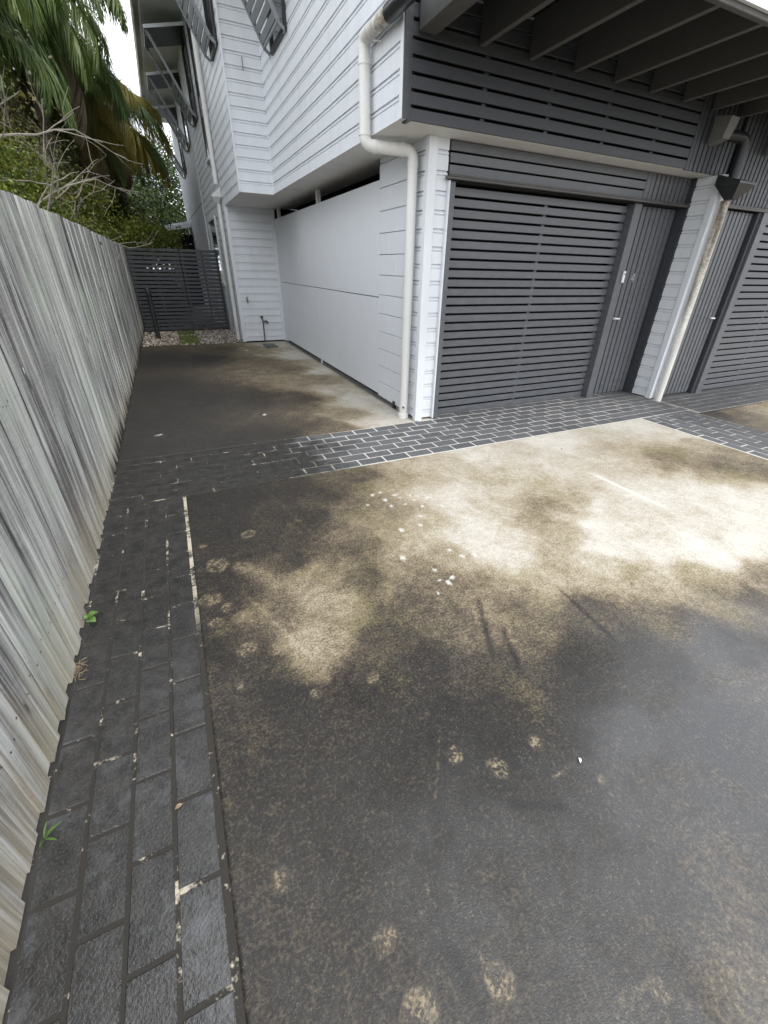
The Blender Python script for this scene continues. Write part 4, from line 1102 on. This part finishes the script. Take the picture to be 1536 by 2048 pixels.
shrub('low dark shrub seen through the gate slats', -.25, 14.0, [(-.3, 13.6, .7, .35, .4, .6), (.1, 14.3, .7, .4, .5, .65), (-.35, 15.0, .9, .3, .6, .7)], 16000, .06, DG, 25)
def tree(label, x, yv, h, blobs, n, size, pal, seed, r0=.12):
    t = thing('tree', (x, yv, -.1), label, 'tree', 'trees behind the fence')
    foliage('crown', t, blobs, n, size, pal, seed)
    MB().tube([(x, yv, -.1), (x+.1, yv, h*.4), (x-.05, yv+.1, h*.75)], [r0, r0*.8, r0*.4], 9).build('trunk', MAT['bark'], t, True)
    stems(t, x+.05, yv, h*.4, [b[:3] for b in blobs[:5]], r0*.5, MAT['twig'], 'limb')
tree('dark leafy tree filling the background left of the palms', -4.6, 13.5, 5.5, [(-4.6, 13.5, 4.2, 1.6, 1.6, 1.6), (-3.4, 14.5, 3.4, 1.4, 1.4, 1.4), (-5.6, 12.5, 3.2, 1.5, 1.5, 1.5), (-4.2, 13.0, 5.6, 1.3, 1.3, 1.0)], 22000, .11, DG, 31)
tree('shadowy dense tree behind the palms beyond the fence', -1.9, 20.5, 5.0, [(-1.9, 20.5, 3.2, 1.6, 1.4, 1.5), (-.6, 21.5, 2.6, 1.4, 1.2, 1.3), (-3.4, 20, 3.4, 1.5, 1.5, 1.6), (-2.5, 19, 1.8, 1.6, 1.4, 1.2)], 22000, .12, DG, 32)
tree('dark tree close to the far end of the townhouse', .6, 25.5, 6.0, [(.4, 25.5, 4.0, 1.6, 1.4, 1.8), (1.4, 25, 2.8, 1.2, 1.2, 1.4), (-.8, 26, 3.4, 1.4, 1.2, 1.6), (.9, 25.5, 5.4, 1.0, 1.0, 1.0)], 22000, .12, DG, 33)
tree('olive tree standing farthest left behind the fence', -3.2, 8.2, 4.5, [(-3.2, 8.2, 3.4, 1.0, 1.1, 1.1), (-2.6, 7.2, 2.8, .9, .9, .9), (-3.6, 9.2, 4.2, 1.1, 1.1, 1.0)], 16000, .07, OL, 34, .09)
tree('low dark tree behind the gate and the shrubs', -.7, 16.5, 3.2, [(-.7, 16.5, 2.2, 1.0, 1.0, .9), (.0, 16.0, 1.7, .7, .8, .7), (-1.6, 16.2, 2.6, 1.0, 1.0, 1.0)], 15000, .08, DG, 35, .07)

tree('large dark green tree high behind the tall palm', -3.4, 17.5, 7.0, [(-3.4, 17.5, 5.2, 1.7, 1.5, 1.8), (-2.2, 18.2, 4.0, 1.3, 1.2, 1.4), (-5.2, 17, 4.6, 1.8, 1.6, 1.9), (-3.2, 17, 6.6, 1.4, 1.2, 1.2), (-4.2, 16.4, 2.6, 1.8, 1.5, 1.4)], 30000, .12, DG, 36)
tree('twiggy olive tree at the top left corner', -2.5, 8.6, 4.8, [(-2.3, 8.6, 3.9, .8, .8, .9), (-2.0, 9.4, 3.2, .7, .8, .8), (-2.9, 9.4, 4.4, .9, .9, .8)], 20000, .05, OL, 37, .06)
# bare branching tree whose grey twigs cross the view
def branching(m, p, d, L, r, depth, rr):
    pts = [p.copy()]; rad = [r]
    n = 4
    for i in range(n):
        d = (d + Vector((rr.uniform(-.28, .28), rr.uniform(-.28, .28), rr.uniform(-.2, .2)))).normalized()
        p = p + d*L/n; pts.append(p.copy()); rad.append(r*(1-.5*(i+1)/n))
    m.tube(pts, rad, 5 if depth > 1 else 4, False)
    if depth <= 0: return
    for k in range(rr.choice((2, 3, 3))):
        q = pts[rr.choice((2, 3, 4))]
        nd = (d + Vector((rr.uniform(-.9, .9), rr.uniform(-.9, .9), rr.uniform(-.5, .6)))).normalized()
        branching(m, q, nd, L*rr.uniform(.55, .8), r*.55, depth-1, rr)
for (x, yv, lb, sd) in ((-1.75, 6.6, 'leafless grey tree with twisting twigs behind the near fence', 41), (-1.5, 9.0, 'bare twiggy tree reaching over the fence in front of the palms', 44)):
    rr = random.Random(sd)
    t = thing('bare_tree', (x, yv, -.1), lb, 'tree', 'leafless trees behind the fence')
    MB().tube([(x, yv, -.1), (x+.05, yv, 1.0), (x, yv+.1, 1.9)], [.06, .05, .04], 8).build('trunk', MAT['twig'], t, True)
    for k in range(7):
        m = MB(); a = k*.9+rr.uniform(-.3, .3)
        branching(m, Vector((x, yv+.1, 1.5+.06*k)), Vector((math.cos(a)*.7, math.sin(a)*.7, rr.uniform(.3, 1.0))).normalized(), rr.uniform(.8, 1.2), .022, 3, rr)
        m.build('branch', MAT['twig'], t, True)
